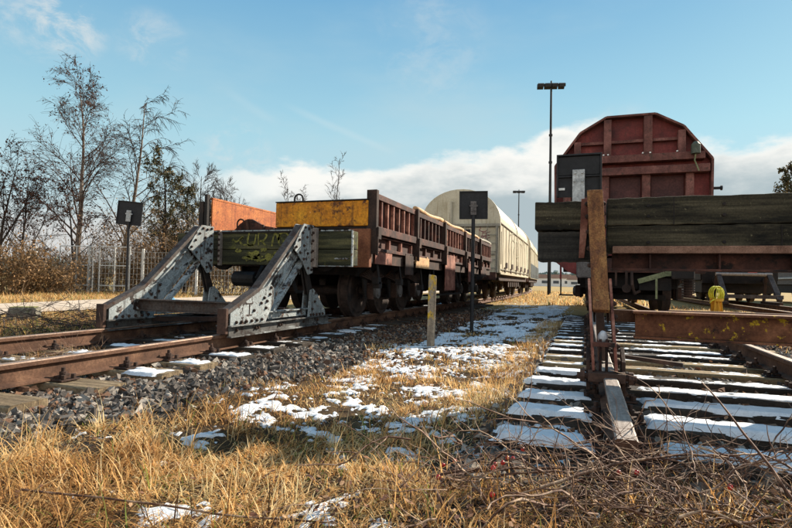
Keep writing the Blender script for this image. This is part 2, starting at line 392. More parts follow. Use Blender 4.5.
M['path'] = mat('path', [(.3, (.36, .28, .20)), (.7, (.56, .46, .36))], 1.2, .95, 0, .3, fine=12, fine_amt=.2)
M['hose_yellow'] = mat('hose_yellow', [(.3, (.46, .44, .03)), (.7, (.74, .71, .08))], 9, .7, 0, .2, fine_amt=.3, patch=((.16, .12, .03), 14, .60, .06))
M['amber'] = mat('amber', [(.3, (.48, .24, .02)), (.7, (.62, .36, .04))], 9, .6, 0, .1, fine_amt=.1)
M['graffiti'] = mat('graffiti', [(.3, (.11, .105, .022)), (.7, (.24, .22, .05))], 8, .9, 0, .4, fine=40, fine_amt=.5, patch=((.035, .032, .016), 16, .50, .10))
M['graf_red'] = mat('graf_red', [(.3, (.16, .03, .05)), (.7, (.24, .05, .07))], 8, .7, 0, 0)
M['graf_green'] = mat('graf_green', [(.3, (.24, .22, .14)), (.7, (.34, .31, .21))], 8, .7, 0, 0)
M['white'] = mat('white', [(.3, (.66, .66, .62)), (.7, (.78, .78, .74))], 6, .6, 0, .05, fine_amt=.1)
M['warn_yellow'] = mat('warn_yellow', [(.3, (.7, .42, .02)), (.7, (.8, .5, .03))], 6, .5, 0, 0, fine_amt=.05)
M['warn_red'] = mat('warn_red', [(.3, (.45, .05, .03)), (.7, (.6, .08, .04))], 6, .5, 0, 0, fine_amt=.1)
M['blue_plastic'] = mat('blue_plastic', [(.3, (.10, .28, .42)), (.7, (.30, .50, .60))], 12, .4, 0, .2)
M['far_wood'] = mat('far_wood', [(.3, (.10, .14, .13)), (.7, (.17, .21, .18))], .2, .95, 0, 0)
M['far_wall'] = mat('far_wall', [(.3, (.62, .60, .57)), (.7, (.74, .72, .68))], .3, .8, 0, 0)
M['far_roof'] = mat('far_roof', [(.3, (.20, .13, .11)), (.7, (.32, .22, .18))], .3, .8, 0, 0)
M['far_glass'] = mat('far_glass', [(.3, (.04, .05, .06)), (.7, (.07, .08, .09))], .3, .3, 0, 0)

# ------------------------------------------------------------------ ground
CX1, CX2, CX3 = -4.42, 0.91, 5.85
cY, sY = math.cos(YAW), math.sin(YAW)
def cw(u, w):            # diagonal ground axes: u to the right, w away
    return u * cY - w * sY, u * sY + w * cY

def gedge(y): return -2.38 - .42 * (1 - sst(y, 1.5, 3.0)) + .2 * np.sin(y * 1.7) * sst(y, 2, 4)
SNOW = [(-1.9, 2.9, .20), (-1.62, 3.0, .13), (-1.4, 1.60, .11), (-1.10, 1.45, .09), (-1.0, 3.11, .17), (-.85, 2.49, .09), (-.94, 1.72, .08), (-1.18, 2.39, .08),
        (-1.88, 2.28, .07), (-1.03, 4.07, .26), (-1.6, 3.6, .16), (-.37, 3.96, .22), (-.13, 3.2, .16), (-1.57, 2.77, .12), (-1.03, 2.28, .06), (-1.52, 4.99, .30),
        (-2.1, 5.2, .30), (-1.0, 5.6, .3), (-1.9, 4.3, .2), (-.75, 3.4, .12), (-2.2, 3.5, .12), (-1.3, 3.3, .12), (-.55, 2.6, .08), (-1.2, 6.4, .5), (-2.0, 6.3, .4),
        (-.62, 1.65, .05), (-.35, 2.75, .10), (-2.3, 4.1, .12), (-.6, 5.0, .2), (-.05, 2.75, .12), (-2.05, 3.15, .10), (-1.35, 2.62, .07), (-.72, 2.9, .09), (-1.75, 3.95, .13), (-.15, 3.75, .2)]

def strip(x, y):   # snow covered strip between the tracks
    return sst(x, -2.75, -2.1) * (1 - sst(x, -.62, -.38)) * sst(y, 5.4, 8.0) * (1 - sst(y, 19, 24))
def snowmask(x, y):
    m_ = np.zeros_like(x) - 1
    for (a, b, r) in SNOW:
        d = np.hypot(x - a, (y - b) * .8); m_ = np.maximum(m_, 1.0 - d / (r * 1.05))
    n = fbm(x * 10, y * 10, 4, 2); n9 = fbm(x * 26, y * 26, 3, 6)
    m_ = np.clip(m_, -1.2, .36) + (n - .5) * 3.0 + (n9 - .5) * 3.0
    s = strip(x, y) * 1.42 - 1.38 - .12 * sst(y, 9, 14) + (fbm(x * 3.2, y * 1.6, 4, 5) - .5) * 3.0 + (n - .5) * 1.8 + (n9 - .5) * 2.6
    far = sst(y, 6.0, 8.5) * sst(x, -3.3, -2.6) * (1 - sst(x, -2.4, -2.0)) * .7 - 1.1 + (n - .5) * 3.0
    t2 = ((x > -.5) & (x < 2.6) & (y > 2.3) & (y < 9)) * (sst(-x, -.2, .1) * 1.0 + .20) - .95 + (n - .5) * 2.6
    return np.maximum(np.maximum(m_, s), np.maximum(t2, far))
def gh(x, y):
    x = np.asarray(x, float); y = np.asarray(y, float)
    near = (1 - sst(np.hypot(x, y), 11, 14)) * sst(x, -10.8, -9.8)
    tr = np.maximum.reduce([1 - sst(np.abs(x - CX1), 1.55, 2.3), 1 - sst(np.abs(x - CX2), 1.35, 1.6)])
    h = -.075 + tr * .015 + (fbm(x * 1.1, y * 1.1, 4, 1) - .5) * (.11 * near + .02) * (1 - tr) + (fbm(x * 6, y * 6, 3, 4) - .5) * .03 * near
    fg = sst(-(x * sY * -1 + y * cY), -2.25, -1.8)          # foreground verge is a little higher in front of the right track
    h = h + fg * sst(x * cY + y * sY, -.3, .4) * .08
    return h

def axis(lo, hi, step, far, growth=1.25):
    a = list(np.arange(lo, hi + 1e-6, step)); s = step
    while a[-1] < far: s *= growth; a.append(a[-1] + s)
    s = step
    while a[0] > -far: s *= growth; a.insert(0, a[0] - s)
    return np.array(a)

gx = axis(-8.5, 3.2, .075, 2500); gy = axis(.4, 12, .075, 2500)
GX, GY = np.meshgrid(gx, gy); GZ = gh(GX, GY)
nx, ny = len(gx), len(gy)
gv = np.stack([GX.ravel(), GY.ravel(), GZ.ravel()], 1)
ii = (np.arange(ny - 1)[:, None] * nx + np.arange(nx - 1)[None]).ravel()
gf = np.stack([ii, ii + 1, ii + nx + 1, ii + nx], 1)

def ground_material():
    m_ = bpy.data.materials.new('ground'); m_.use_nodes = True
    nt = m_.node_tree; N = nt.nodes; L = nt.links; bs = N['Principled BSDF']
    at = N.new('ShaderNodeAttribute'); at.attribute_name = 'zone'
    sp = N.new('ShaderNodeSeparateColor'); L.new(at.outputs['Color'], sp.inputs[0])
    tc = N.new('ShaderNodeTexCoord')
    def noise(s, d=6, rg=.65):
        n = N.new('ShaderNodeTexNoise'); n.inputs['Scale'].default_value = s; n.inputs['Detail'].default_value = d; n.inputs['Roughness'].default_value = rg
        L.new(tc.outputs['Object'], n.inputs['Vector']); return n.outputs['Fac']
    def ramp(f, cols):
        r = N.new('ShaderNodeValToRGB'); e = r.color_ramp.elements
        while len(e) < len(cols): e.new(.5)
        for i, (p, c) in enumerate(cols): e[i].position = p; e[i].color = (*c, 1)
        L.new(f, r.inputs[0]); return r.outputs[0]
    def mix(f, a, b):
        n = N.new('ShaderNodeMix'); n.data_type = 'RGBA'; L.new(f, n.inputs[0]); L.new(a, n.inputs[6]); L.new(b, n.inputs[7]); return n.outputs[2]
    def sharpen(mask, s, k=.5):
        a = N.new('ShaderNodeMath'); a.operation = 'MULTIPLY_ADD'; L.new(noise(s), a.inputs[0]); a.inputs[1].default_value = k; L.new(mask, a.inputs[2])
        r = N.new('ShaderNodeMapRange'); L.new(a.outputs[0], r.inputs[0]); r.inputs[1].default_value = .5 + k * .5 - .12; r.inputs[2].default_value = .5 + k * .5 + .12
        return r.outputs[0]
    soil = ramp(noise(9), [(.3, (.022, .015, .010)), (.5, (.060, .038, .020)), (.7, (.13, .085, .042))])
    grav = ramp(noise(26, 3, .8), [(.32, (.010, .009, .008)), (.5, (.036, .030, .025)), (.68, (.11, .09, .07))])
    dry = ramp(noise(5), [(.3, (.16, .12, .045)), (.5, (.32, .22, .09)), (.72, (.48, .35, .17))])
    c = mix(sharpen(sp.outputs[0], 5), soil, grav)
    c = mix(sharpen(sp.outputs[1], 3), c, dry)
    L.new(c, bs.inputs['Base Color']); bs.inputs['Roughness'].default_value = .95; bs.inputs['Specular IOR Level'].default_value = .1
    b = N.new('ShaderNodeBump'); b.inputs['Strength'].default_value = .8; b.inputs['Distance'].default_value = .03
    L.new(noise(30, 4, .8), b.inputs['Height']); L.new(b.outputs[0], bs.inputs['Normal'])
    return m_
M['ground'] = ground_material()
ground = np_mesh('ground', gv, gf, M['ground'], smooth=True); tag(ground, kind='structure')
grav_zone = np.maximum.reduce([1 - sst(np.abs(GX - CX1), 1.95, 2.3), 1 - sst(np.abs(GX - CX2), 1.4, 1.7), 1 - sst(np.abs(GX - CX3), 1.4, 1.9)]) * (GY < 60)
dryz = np.maximum(np.maximum(sst(np.hypot(GX, GY), 13, 17), sst(-GX, 9.5, 11)), (GX > 2.8) & (GY > 11)) * .85
za = ground.data.attributes.new('zone', 'FLOAT_COLOR', 'POINT')
za.data.foreach_set('color', np.stack([grav_zone.ravel(), dryz.ravel(), 0 * GX.ravel(), 1 + 0 * GX.ravel()], 1).astype(np.float32).ravel())

# sandy path running beside the left track
pu = np.linspace(-10, 90, 160); pts = []
for u in pu:
    for x in (-15.2 + .3 * math.sin(u * .8), -12.6, -10.9 + .25 * math.sin(u * .5 + 1)):
        pts.append((x, u, max(float(gh(x, u)), float(gh(x, u + .5))) + .02))
pf = np.array([[3 * i + k, 3 * i + k + 1, 3 * i + k + 4, 3 * i + k + 3] for i in range(len(pu) - 1) for k in (0, 1)])
pth = np_mesh('path', np.array(pts), pf, M['path']); tag(pth, kind='structure')

# ------------------------------------------------------------------ snow sheets
def snow_sheet(xs, ys, thr=0.0, th=.022, name='snow', zf=None):
    X, Y = np.meshgrid(xs, ys); X = X + rng.uniform(-.3, .3, X.shape) * (xs[1] - xs[0]); Y = Y + rng.uniform(-.3, .3, Y.shape) * (xs[1] - xs[0]); mk = snowmask(X, Y) - thr
    Z = gh(X, Y) - .012 + np.clip(mk * 1.6, -.3, 1) * th + (fbm(X * 22, Y * 22, 3, 8) - .5) * .012
    Z = np.where(mk < 0, gh(X, Y) - .02, Z)
    V = np.stack([X.ravel(), Y.ravel(), Z.ravel()], 1); n = len(xs)
    i = (np.arange(len(ys) - 1)[:, None] * n + np.arange(n - 1)[None]).ravel()
    F = np.stack([i, i + 1, i + n + 1, i + n], 1); ok = (mk.ravel()[F] > -.02).any(1); F = F[ok]
    used = np.unique(F); re = np.full(len(V), -1); re[used] = np.arange(len(used))
    return V[used], re[F]
parts = [snow_sheet(np.arange(-2.7, 2.7, .015), np.arange(1.3, 7.0, .015)), snow_sheet(np.arange(-3.4, -.3, .03), np.arange(7.0, 24, .03), 0, .03)]
off = 0; VV = []; FF = []
for v, f in parts: VV.append(v); FF.append(f + off); off += len(v)
sn = np_mesh('snow_patches', np.concatenate(VV), np.concatenate(FF), M['snow'], smooth=True)
tag(sn, 'melting white snow lying in patches between the tracks and grass', 'snow', kind='stuff')

# ------------------------------------------------------------------ rails
def rail_profile(head=.072):
    h = head / 2
    return [(-.0625, 0), (.0625, 0), (.0625, .012), (.012, .026), (.008, .11), (h, .122), (h, .150), (h - .008, .158), (-h + .008, .158), (-h, .150), (-h, .122), (-.008, .11), (-.012, .026), (-.0625, .012)]
def rail(name, pts, label, z0=.004, head=.072, topmat='rail_top', end_drop=0):
    prof = rail_profile(head); n = len(prof); vs = []; fs = []; mi = []
    for i, (x, y) in enumerate(pts):
        a = pts[max(0, i - 1)]; b = pts[min(len(pts) - 1, i + 1)]; d = Vector((b[0] - a[0], b[1] - a[1])).normalized()
        dz = -end_drop * max(0, 1 - i / 3) if end_drop else 0
        for (px, pz) in prof: vs.append((x + px * d.y, y - px * d.x, z0 + pz + dz))
    for i in range(len(pts) - 1):
        for k in range(n):
            fs.append((i * n + k, (i + 1) * n + k, (i + 1) * n + (k + 1) % n, i * n + (k + 1) % n)); mi.append(1 if k in (6, 7, 8) else 0)
    fs += [tuple(range(n)), tuple(range((len(pts) - 1) * n, len(pts) * n))[::-1]]; mi += [0, 0]
    me = bpy.data.meshes.new(name); me.from_pydata(vs, [], fs); me.polygons.foreach_set('material_index', mi)
    o = link_mesh(name, me, [M['rail_side'], M[topmat]]); return tag(o, label, 'rail')

def centre1(y):   # left track: straight, then curving gently to the left
    if y <= 20: return CX1, 0.0
    t = y - 20; return CX1 - t * t * .00115, math.atan(2 * t * .00115)
def track1(off):
    P = []
    for y in list(np.arange(-1, 20, 1.0)) + list(np.arange(20, 90, 2.0)):
        x, a = centre1(float(y)); P.append((x + off * math.cos(a), float(y) + off * math.sin(a)))
    return P
rail('rail', track1(.75), 'rusty running rail of the left track nearest the grass verge')
rail('rail', track1(-.75), 'rusty far rail of the left track beside the brush pile')
rail('rail', [(.165, y) for y in (2.34, 2.6, 2.8, 3.0, 4, 6, 10, 16, 40)], 'worn grey rail ending in the briar below the rusty inclined strut', head=.088, topmat='rail_grey', end_drop=.012)
rail('rail', [(1.665, y) for y in (2.2, 4, 6, 10, 16, 40)], 'rusty rail of the right track passing below the yellow spotted cross beam')
rail('rail', [(CX3 - .75, y) for y in (14, 20, 30, 60)], 'left rail of the far right track beside the yellow hose coil')
rail('rail', [(CX3 + .75, y) for y in (14, 20, 30, 60)], 'right rail of the far right track under the far buffer stop')

# ------------------------------------------------------------------ sleepers
def make_sleeper(matname, fasten=(-.75, .75), seed=0, hw=.13):
    r = random.Random(seed)
    root = empty('railway_sleeper', (0, 0, 0), 'x', 'sleeper')
    b = MB(); L_ = 1.3; seg = 14
    # slightly warped timber with split ends
    vs = []; 
    for i in range(seg + 1):
        x = -L_ + 2 * L_ * i / seg; e = r.uniform(-.012, .012); hz = r.uniform(-.004, .004)
        w = hw + r.uniform(-.006, .006)
        vs += [(x + r.uniform(-.01, .01), -w + e, -.15), (x + r.uniform(-.01, .01), -w + e, -.012 + hz), (x + r.uniform(-.01, .01), -w + .012 + e, hz),
               (x, 0 + e, hz - r.uniform(0, .006)), (x + r.uniform(-.01, .01), w - .012 + e, hz), (x + r.uniform(-.01, .01), w + e, -.012 + hz), (x, w + e, -.15)]
    fs = []
    for i in range(seg):
        for k in range(7): fs.append((i * 7 + k, i * 7 + (k + 1) % 7, (i + 1) * 7 + (k + 1) % 7, (i + 1) * 7 + k))
    fs += [tuple(range(7))[::-1], tuple(range(seg * 7, seg * 7 + 7))]
    b.add(vs, fs); b.build('timber', M[matname], root)
    plate = None
    for g in fasten:
        b = MB(); b.box(g - .17, g + .17, -.075, .075, .001, .012)
        for s in (-1, 1):
            b.box(g + s * .075 - .022, g + s * .075 + .022, -.045, .045, .012, .034)
            b.cyl((g + s * .092, 0, .03), (g + s * .092, 0, .062), .026, 8); b.cyl((g + s * .092, 0, .06), (g + s * .092, 0, .092), .015, 6)
            b.cyl((g + s * .145, .04, .012), (g + s * .145, .04, .045), .018, 6); b.cyl((g + s * .145, -.04, .012), (g + s * .145, -.04, .045), .018, 6)
            b.box(g + s * .105 - .03, g + s * .105 + .03, -.02, .02, .034, .05)
        b.build('rail_chair', M['rust_dark'], root, bevel=.002)
    return root

ORD = ['first', 'second', 'third', 'fourth', 'fifth', 'sixth', 'seventh', 'eighth', 'ninth', 'tenth', 'eleventh', 'twelfth', 'thirteenth', 'fourteenth',
       'fifteenth', 'sixteenth', 'seventeenth', 'eighteenth', 'nineteenth', 'twentieth']
snowcaps_v = []; snowcaps_f = []; sc_off = 0
def snow_cap(cx, cy, x0, x1, thick, thr, seed, rz=0.0, zt=.0, hw=.127):
    global sc_off
    xs = np.arange(x0, x1, .016); ys = np.linspace(-hw, hw, 23); X, Y = np.meshgrid(xs, ys)
    n = fbm(X * 4 + seed * 3.7, Y * 9 + seed, 4, seed % 7)
    edge = np.minimum(sst(hw - np.abs(Y), -.004, .040), np.minimum(sst(X - x0, 0, .08), sst(x1 - X, 0, .08)))
    mk = edge * 1.0 + (n - .5) * 1.5 + (fbm(X * 22, Y * 30, 3, seed) - .5) * .9 - thr
    Z = zt - .010 + np.clip(mk * 2.2, 0, 1) ** .7 * (thick + .008) + (fbm(X * 14, Y * 14, 3, seed) - .5) * .008
    Z = np.where((mk <= 0) | (np.abs(Y) > hw - .001), zt - .014, Z)
    X = X + (np.random.default_rng(seed).random(X.shape) - .5) * .010
    c, s = math.cos(rz), math.sin(rz)
    V = np.stack([(cx + X * c - Y * s).ravel(), (cy + X * s + Y * c).ravel(), Z.ravel()], 1); k = len(xs)
    i = (np.arange(len(ys) - 1)[:, None] * k + np.arange(k - 1)[None]).ravel(); F = np.stack([i, i + 1, i + k + 1, i + k], 1)
    F = F[(mk.ravel()[F] > 0).any(1)]
    snowcaps_v.append(V); snowcaps_f.append(F + sc_off); sc_off += len(V)

protos = {k: make_sleeper(k, seed=i) for i, k in enumerate(('sleeper_wood', 'sleeper_dark', 'sleeper_tan'))}
protos['narrow_dark'] = make_sleeper('sleeper_black', seed=9, hw=.108); protos['narrow_tan'] = make_sleeper('sleeper_tan', seed=10, hw=.108)
used_p = set()
def place_sleeper(kind, x, y, rz, label, group, dz=0):
    p = protos[kind]
    o = p if kind not in used_p else copy_tree(p)
    used_p.add(kind); o.location = (x, y, dz); o.rotation_euler = (0, 0, rz); tag(o, label, 'sleeper', group); return o
YS1 = []
y = 1.18; i = 0; vis = 0
while y < 19.6:
    if y < 4.4: lb = '%s weathered tan wooden sleeper of the left track counted from the bottom left corner' % ORD[i]
    elif y < 7.4: lb = 'snow streaked wooden sleeper under the left buffer stop, %s from its front feet' % ORD[vis]; vis += 1
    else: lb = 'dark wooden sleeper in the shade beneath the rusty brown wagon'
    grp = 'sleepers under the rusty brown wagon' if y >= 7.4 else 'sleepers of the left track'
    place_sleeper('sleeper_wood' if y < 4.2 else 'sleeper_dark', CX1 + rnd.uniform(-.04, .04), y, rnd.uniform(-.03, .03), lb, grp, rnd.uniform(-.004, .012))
    YS1.append(y)
    if y > 3.3: snow_cap(CX1, y, -.62 + rnd.uniform(0, .2), .60, .014, .45 + .25 * rnd.random(), i)
    if 3.2 < y < 8.5: snow_cap(CX1, y, .86, 1.3 - rnd.uniform(0, .06), .014, .30 + .2 * rnd.random(), i + 40)
    y += .56 + rnd.uniform(-.02, .02); i += 1
y = 2.80; i = 0
R2 = []
while y < 14:
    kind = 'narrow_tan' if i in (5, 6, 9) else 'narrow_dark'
    desc = {0: 'thickly snow covered', 1: 'thickly snow covered', 2: 'snow capped', 5: 'sunlit tan', 6: 'sunlit tan'}.get(i, 'thinly snow dusted dark')
    if i < 16: lb = '%s wooden sleeper of the right track, %s from the briar' % (desc, ORD[i]); grp = 'sleepers of the right track'
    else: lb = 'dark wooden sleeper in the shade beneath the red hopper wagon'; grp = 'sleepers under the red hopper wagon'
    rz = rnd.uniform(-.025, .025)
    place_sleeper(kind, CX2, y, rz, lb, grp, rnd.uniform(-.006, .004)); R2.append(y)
    th, thr = {0: (.026, .12), 1: (.030, .16), 2: (.022, .30), 3: (.012, .62)}.get(i, (.006, .80 + .20 * rnd.random()))
    if i in (5, 6): thr = 1.0
    snow_cap(CX2, y, -.58, 1.28, th, thr, i + 80, rz, hw=.106)
    snow_cap(CX2, y, -1.36, -.85, rnd.uniform(.016, .03) if i < 5 else .007, rnd.uniform(.25, .5) if i < 5 else .72 + .25 * rnd.random(), i + 120, rz, hw=.106)
    y += .54 + rnd.uniform(-.02, .02); i += 1
for k in protos:
    if k not in used_p:
        for ch in list(protos[k].children): bpy.data.objects.remove(ch)
        bpy.data.objects.remove(protos[k])
sc = np_mesh('snow_on_sleepers', np.concatenate(snowcaps_v), np.concatenate(snowcaps_f), M['snow'], smooth=True)
tag(sc, 'white snow caps lying along the tops of the sleepers', 'snow', kind='stuff')

# ------------------------------------------------------------------ ballast stones
def ico():
    t = (1 + 5 ** .5) / 2
    v = np.array([(-1, t, 0), (1, t, 0), (-1, -t, 0), (1, -t, 0), (0, -1, t), (0, 1, t), (0, -1, -t), (0, 1, -t), (t, 0, -1), (t, 0, 1), (-t, 0, -1), (-t, 0, 1)]) / math.sqrt(1 + t * t)
    f = np.array([(0, 11, 5), (0, 5, 1), (0, 1, 7), (0, 7, 10), (0, 10, 11), (1, 5, 9), (5, 11, 4), (11, 10, 2), (10, 7, 6), (7, 1, 8), (3, 9, 4), (3, 4, 2), (3, 2, 6), (3, 6, 8), (3, 8, 9), (4, 9, 5), (2, 4, 11), (6, 2, 10), (8, 6, 7), (9, 8, 1)])
    return v, f
def rand_rot(n):
    q = rng.normal(size=(n, 4)); q /= np.linalg.norm(q, axis=1, keepdims=True); w, x, y, z = q.T
    return np.stack([1 - 2 * (y * y + z * z), 2 * (x * y - z * w), 2 * (x * z + y * w), 2 * (x * y + z * w), 1 - 2 * (x * x + z * z), 2 * (y * z - x * w), 2 * (x * z - y * w), 2 * (y * z + x * w), 1 - 2 * (x * x + y * y)], 1).reshape(n, 3, 3)
def stones(P, size, tint):
    v = np.array([(a, b, c) for c in (-1, 1) for b in (-1, 1) for a in (-1, 1)]) * .72; n = len(P)
    f = np.array([(0, 2, 3), (0, 3, 1), (4, 5, 7), (4, 7, 6), (0, 1, 5), (0, 5, 4), (2, 6, 7), (2, 7, 3), (0, 4, 6), (0, 6, 2), (1, 3, 7), (1, 7, 5)])
    sh = v[None] + rng.uniform(-.48, .48, (n, 8, 3)); sh = sh * rng.uniform(.6, 1.3, (n, 1, 3)) * size[:, None, None]
    sh = np.einsum('nij,nkj->nki', rand_rot(n), sh)
    V = (sh + P[:, None, :]).reshape(-1, 3); F = (f[None] + (np.arange(n) * 8)[:, None, None]).reshape(-1, 3)
    return V, F, np.repeat(tint, 8)
def scatter(n, x0, x1, y0, y1, bias=1.6):
    x = rng.uniform(x0, x1, n); y = y0 + (y1 - y0) * rng.random(n) ** bias; return x, y
SX = []; SY = []
for (n, x0, x1, y0, y1, b) in ((19000, -3.64, -2.15, 1.1, 8.5, 1.5), (3800, -5.1, -3.72, 1.0, 9, 1.5), (1200, -6.4, -5.2, 1.5, 9, 1.5), (11000, -.55, 2.5, 2.1, 9.5, 1.6), (2500, -3.6, -2.3, 8, 16, 1.3), (1500, 2.4, 4.5, 4, 14, 1.2)):
    x, y = scatter(n, x0, x1, y0, y1, b); SX.append(x); SY.append(y)
SX = np.concatenate(SX); SY = np.concatenate(SY)
edge = gedge(SY) + rng.normal(0, .10, len(SX)); keep = ~((SX > edge) & (SX < -.7) & (SY < 8.5))
SX, SY = SX[keep], SY[keep]
on = np.zeros(len(SX), bool)
for yy in YS1: on |= (np.abs(SY - yy) < .145) & (np.abs(SX - CX1) < 1.31)
for yy in R2: on |= (np.abs(SY - yy) < .14) & (np.abs(SX - CX2) < 1.31)
on &= rng.random(len(SX)) > .015
SX, SY = SX[~on], SY[~on]
sz = rng.uniform(.009, .026, len(SX)) * np.where(rng.random(len(SX)) < .08, 1.5, 1); tn = np.clip(rng.beta(2.5, 2.0, len(SX)), 0, .93); dr = np.minimum.reduce([np.abs(SX - q) for q in (CX1 + .75, CX1 - .75, .165, 1.665)]); br_ = rng.random(len(SX)) < np.exp(-dr / .25) * .75 + .10; tn[br_] = rng.uniform(.94, 1, br_.sum())
# keep stones off the sleeper tops
base = gh(SX, SY) + sz * rng.uniform(.05, .8, len(SX))
P = np.stack([SX, SY, np.minimum(base, .012)], 1)
V, F, T = stones(P, sz, tn)
st = np_mesh('ballast_stones', V, F, M['stone'], tint=T); tag(st, 'grey broken ballast stones heaped along and between the rails', 'ballast', kind='stuff')

# ------------------------------------------------------------------ grass
def blades(x, y, z, length, tint, lean, width, seg=4, ang=None):
    n = len(x); ang = rng.uniform(0, 2 * np.pi, n) if ang is None else ang
    dx, dy = np.cos(ang), np.sin(ang); sx, sy = -dy, dx
    t = np.linspace(0, 1, seg + 1)[None]
    bend = lean[:, None]                       # 0 upright .. 1.6 lying
    th = bend * (.35 + 1.0 * t)                # angle from vertical
    ds = length[:, None] / seg
    hx = np.cumsum(np.sin(th) * ds, 1) - np.sin(th[:, :1]) * ds; hz = np.cumsum(np.cos(th) * ds, 1) - np.cos(th[:, :1]) * ds
    kink = rng.normal(0, .18, (n, 1)) * t * t * length[:, None]
    cx = x[:, None] + dx[:, None] * hx + sx[:, None] * kink; cyy = y[:, None] + dy[:, None] * hx + sy[:, None] * kink; cz = z[:, None] + np.maximum(hz, -.0)
    w = width[:, None] * (1 - t ** 1.5 * .9) / 2
    A = np.stack([cx - sx[:, None] * w, cyy - sy[:, None] * w, cz], 2); B = np.stack([cx + sx[:, None] * w, cyy + sy[:, None] * w, cz + w * .4], 2)
    V = np.stack([A, B], 2).reshape(-1, 3); k = 2 * (seg + 1)
    q = np.array([[2 * i, 2 * i + 1, 2 * i + 3, 2 * i + 2] for i in range(seg)])
    F = (q[None] + (np.arange(n) * k)[:, None, None]).reshape(-1, 4)
    return V, F, np.repeat(tint, k)

def tufts(n, region, L0, L1, per=1, spread=.03, green=.06, w0=.0022, lean0=.25, lean1=1.45, dens=None, dark=0.0, seg=4):
    u0, u1, w0_, w1_, world = region
    a = rng.uniform(u0, u1, n); b = w0_ + (w1_ - w0_) * rng.random(n) ** 1.25
    if world: x, y = a, b
    else: x = a * cY - b * sY; y = a * sY + b * cY
    if dens is not None:
        k = rng.random(n) < dens(x, y); x, y = x[k], y[k]
    base_t = np.clip(.12 + .75 * fbm(x * 2.3, y * 2.3, 3, 9) + rng.normal(0, .08, len(x)) - dark, .02, .86)
    prefer = fbm(x * 1.7, y * 1.7, 2, 12) * 4 * np.pi
    x = np.repeat(x, per); y = np.repeat(y, per); base_t = np.repeat(base_t, per); prefer = np.repeat(prefer, per)
    x = x + rng.normal(0, spread, len(x)); y = y + rng.normal(0, spread, len(y)); m = len(x)
    L = rng.uniform(L0, L1, m) * (.45 + .75 * fbm(x * 2.0, y * 2.0, 2, 20)); tint = np.clip(base_t + rng.normal(0, .20, m), 0, .87)
    g = rng.random(m) < green * (.3 + 2 * fbm(x * 1.5, y * 1.5, 2, 30) ** 2); tint[g] = rng.uniform(.9, 1, g.sum())
    lean = rng.uniform(lean0, lean1, m)
    ang = prefer + rng.normal(0, 1.7, m)
    return blades(x, y, gh(x, y) - .004, L, tint, lean, rng.uniform(.6, 1.5, m) * w0, seg, ang)

def d_fore(x, y):
    e = gedge(y) + .06 * np.sin(y * 7)
    left = sst(x, e - .1, e + .15)
    right = 1 - sst(x, -.60 + .12 * np.sin(y * 4), -.38)
    w = -x * sY + y * cY; u = x * cY + y * sY
    fg = 1 - sst(w, 1.98 + .1 * np.sin(u * 6), 2.3)
    d = np.maximum(left * right, left * fg); d = d * (1 - .30 * sst(u, -.25, .05) * sst(w, 1.4, 1.6))
    sm = np.clip(snowmask(x, y), -.5, 1)
    d = d * (1 - .80 * sst(sm, -.05, .25)) * (1 - .75 * sst(y, 5.2, 7.5))
    bare = sst(fbm(x * 3.5, y * 3.5, 3, 40), .36, .5)
    return d * (.03 + .76 * bare)
G = []
G.append(tufts(4000, (-2.0, 2.0, 1.35, 2.7, 0), .05, .17, 7, .020, .06, .0042, lean0=.5, lean1=2.4, dens=d_fore))
G.append(tufts(7500, (-2.0, 2.0, 1.35, 2.9, 0), .04, .13, 5, .05, .05, .0034, lean0=1.0, lean1=2.0, dens=d_fore))
G.append(tufts(420, (-2.0, 1.2, 1.4, 3.4, 0), .14, .26, 5, .02, .04, .0042, lean0=.05, lean1=1.2, dens=d_fore))
G.append(tufts(8000, (-2.6, 1.6, 2.3, 5.2, 0), .05, .14, 6, .022, .05, .0048, lean0=.4, lean1=2.1, dens=d_fore, seg=3))
G.append(tufts(3500, (-2.6, 1.6, 2.3, 5.2, 0), .04, .12, 5, .05, .05, .0042, lean0=1.0, lean1=2.0, dens=d_fore, seg=3))
G.append(tufts(6500, (-2.6, -.4, 4.2, 9, 1), .05, .14, 5, .03, .03, .006, lean1=1.8, dens=d_fore, seg=3))
G.append(tufts(3500, (-3.0, -.45, 7, 20, 1), .04, .10, 3, .05, .03, .007, lean1=1.8, dens=lambda x, y: .3 + 0 * x, seg=3, dark=.2))
# sunny fringe beside the right track
G.append(tufts(2600, (-.85, -.42, 3.0, 12, 1), .06, .20, 5, .03, .01, .004, dens=lambda x, y: .35 + 0 * x, seg=3))
# between and outside the left rails
G.append(tufts(1500, (-5.05, -3.8, 1.6, 4.6, 1), .05, .17, 6, .03, .03, .003, dens=lambda x, y: sst(fbm(x * 2, y * 2, 3, 50), .40, .62), seg=3, dark=.12))
G.append(tufts(9500, (-12, -5.45, 2.5, 13, 1), .05, .22, 5, .05, .16, .006, dens=lambda x, y: (.35 + .65 * sst(fbm(x * 1.2, y * 1.2, 3, 60), .40, .6)) * (x > -10.9 + .25 * np.sin(y)), seg=3, dark=.12))
G.append(tufts(5200, (-26, -4, 14, 25, 0), .08, .30, 5, .12, .08, .014, seg=3, dens=lambda x, y: ((x < -15.3) | (x > -10.9)) * 1.0))
G.append(tufts(3200, (2.4, 14, 8, 26, 1), .05, .14, 4, .08, .02, .010, seg=3))
G.append(tufts(1800, (-6.5, 3.5, 22, 60, 1), .08, .3, 4, .2, .05, .03, seg=2))
off = 0; VV = []; FF = []; TT = []
for v, f, t in G: VV.append(v); FF.append(f + off); TT.append(t); off += len(v)
gr = np_mesh('dry_grass', np.concatenate(VV), np.concatenate(FF), M['grass'], tint=np.concatenate(TT))
tag(gr, 'matted straw yellow dry grass with a few green blades', 'grass', kind='stuff')

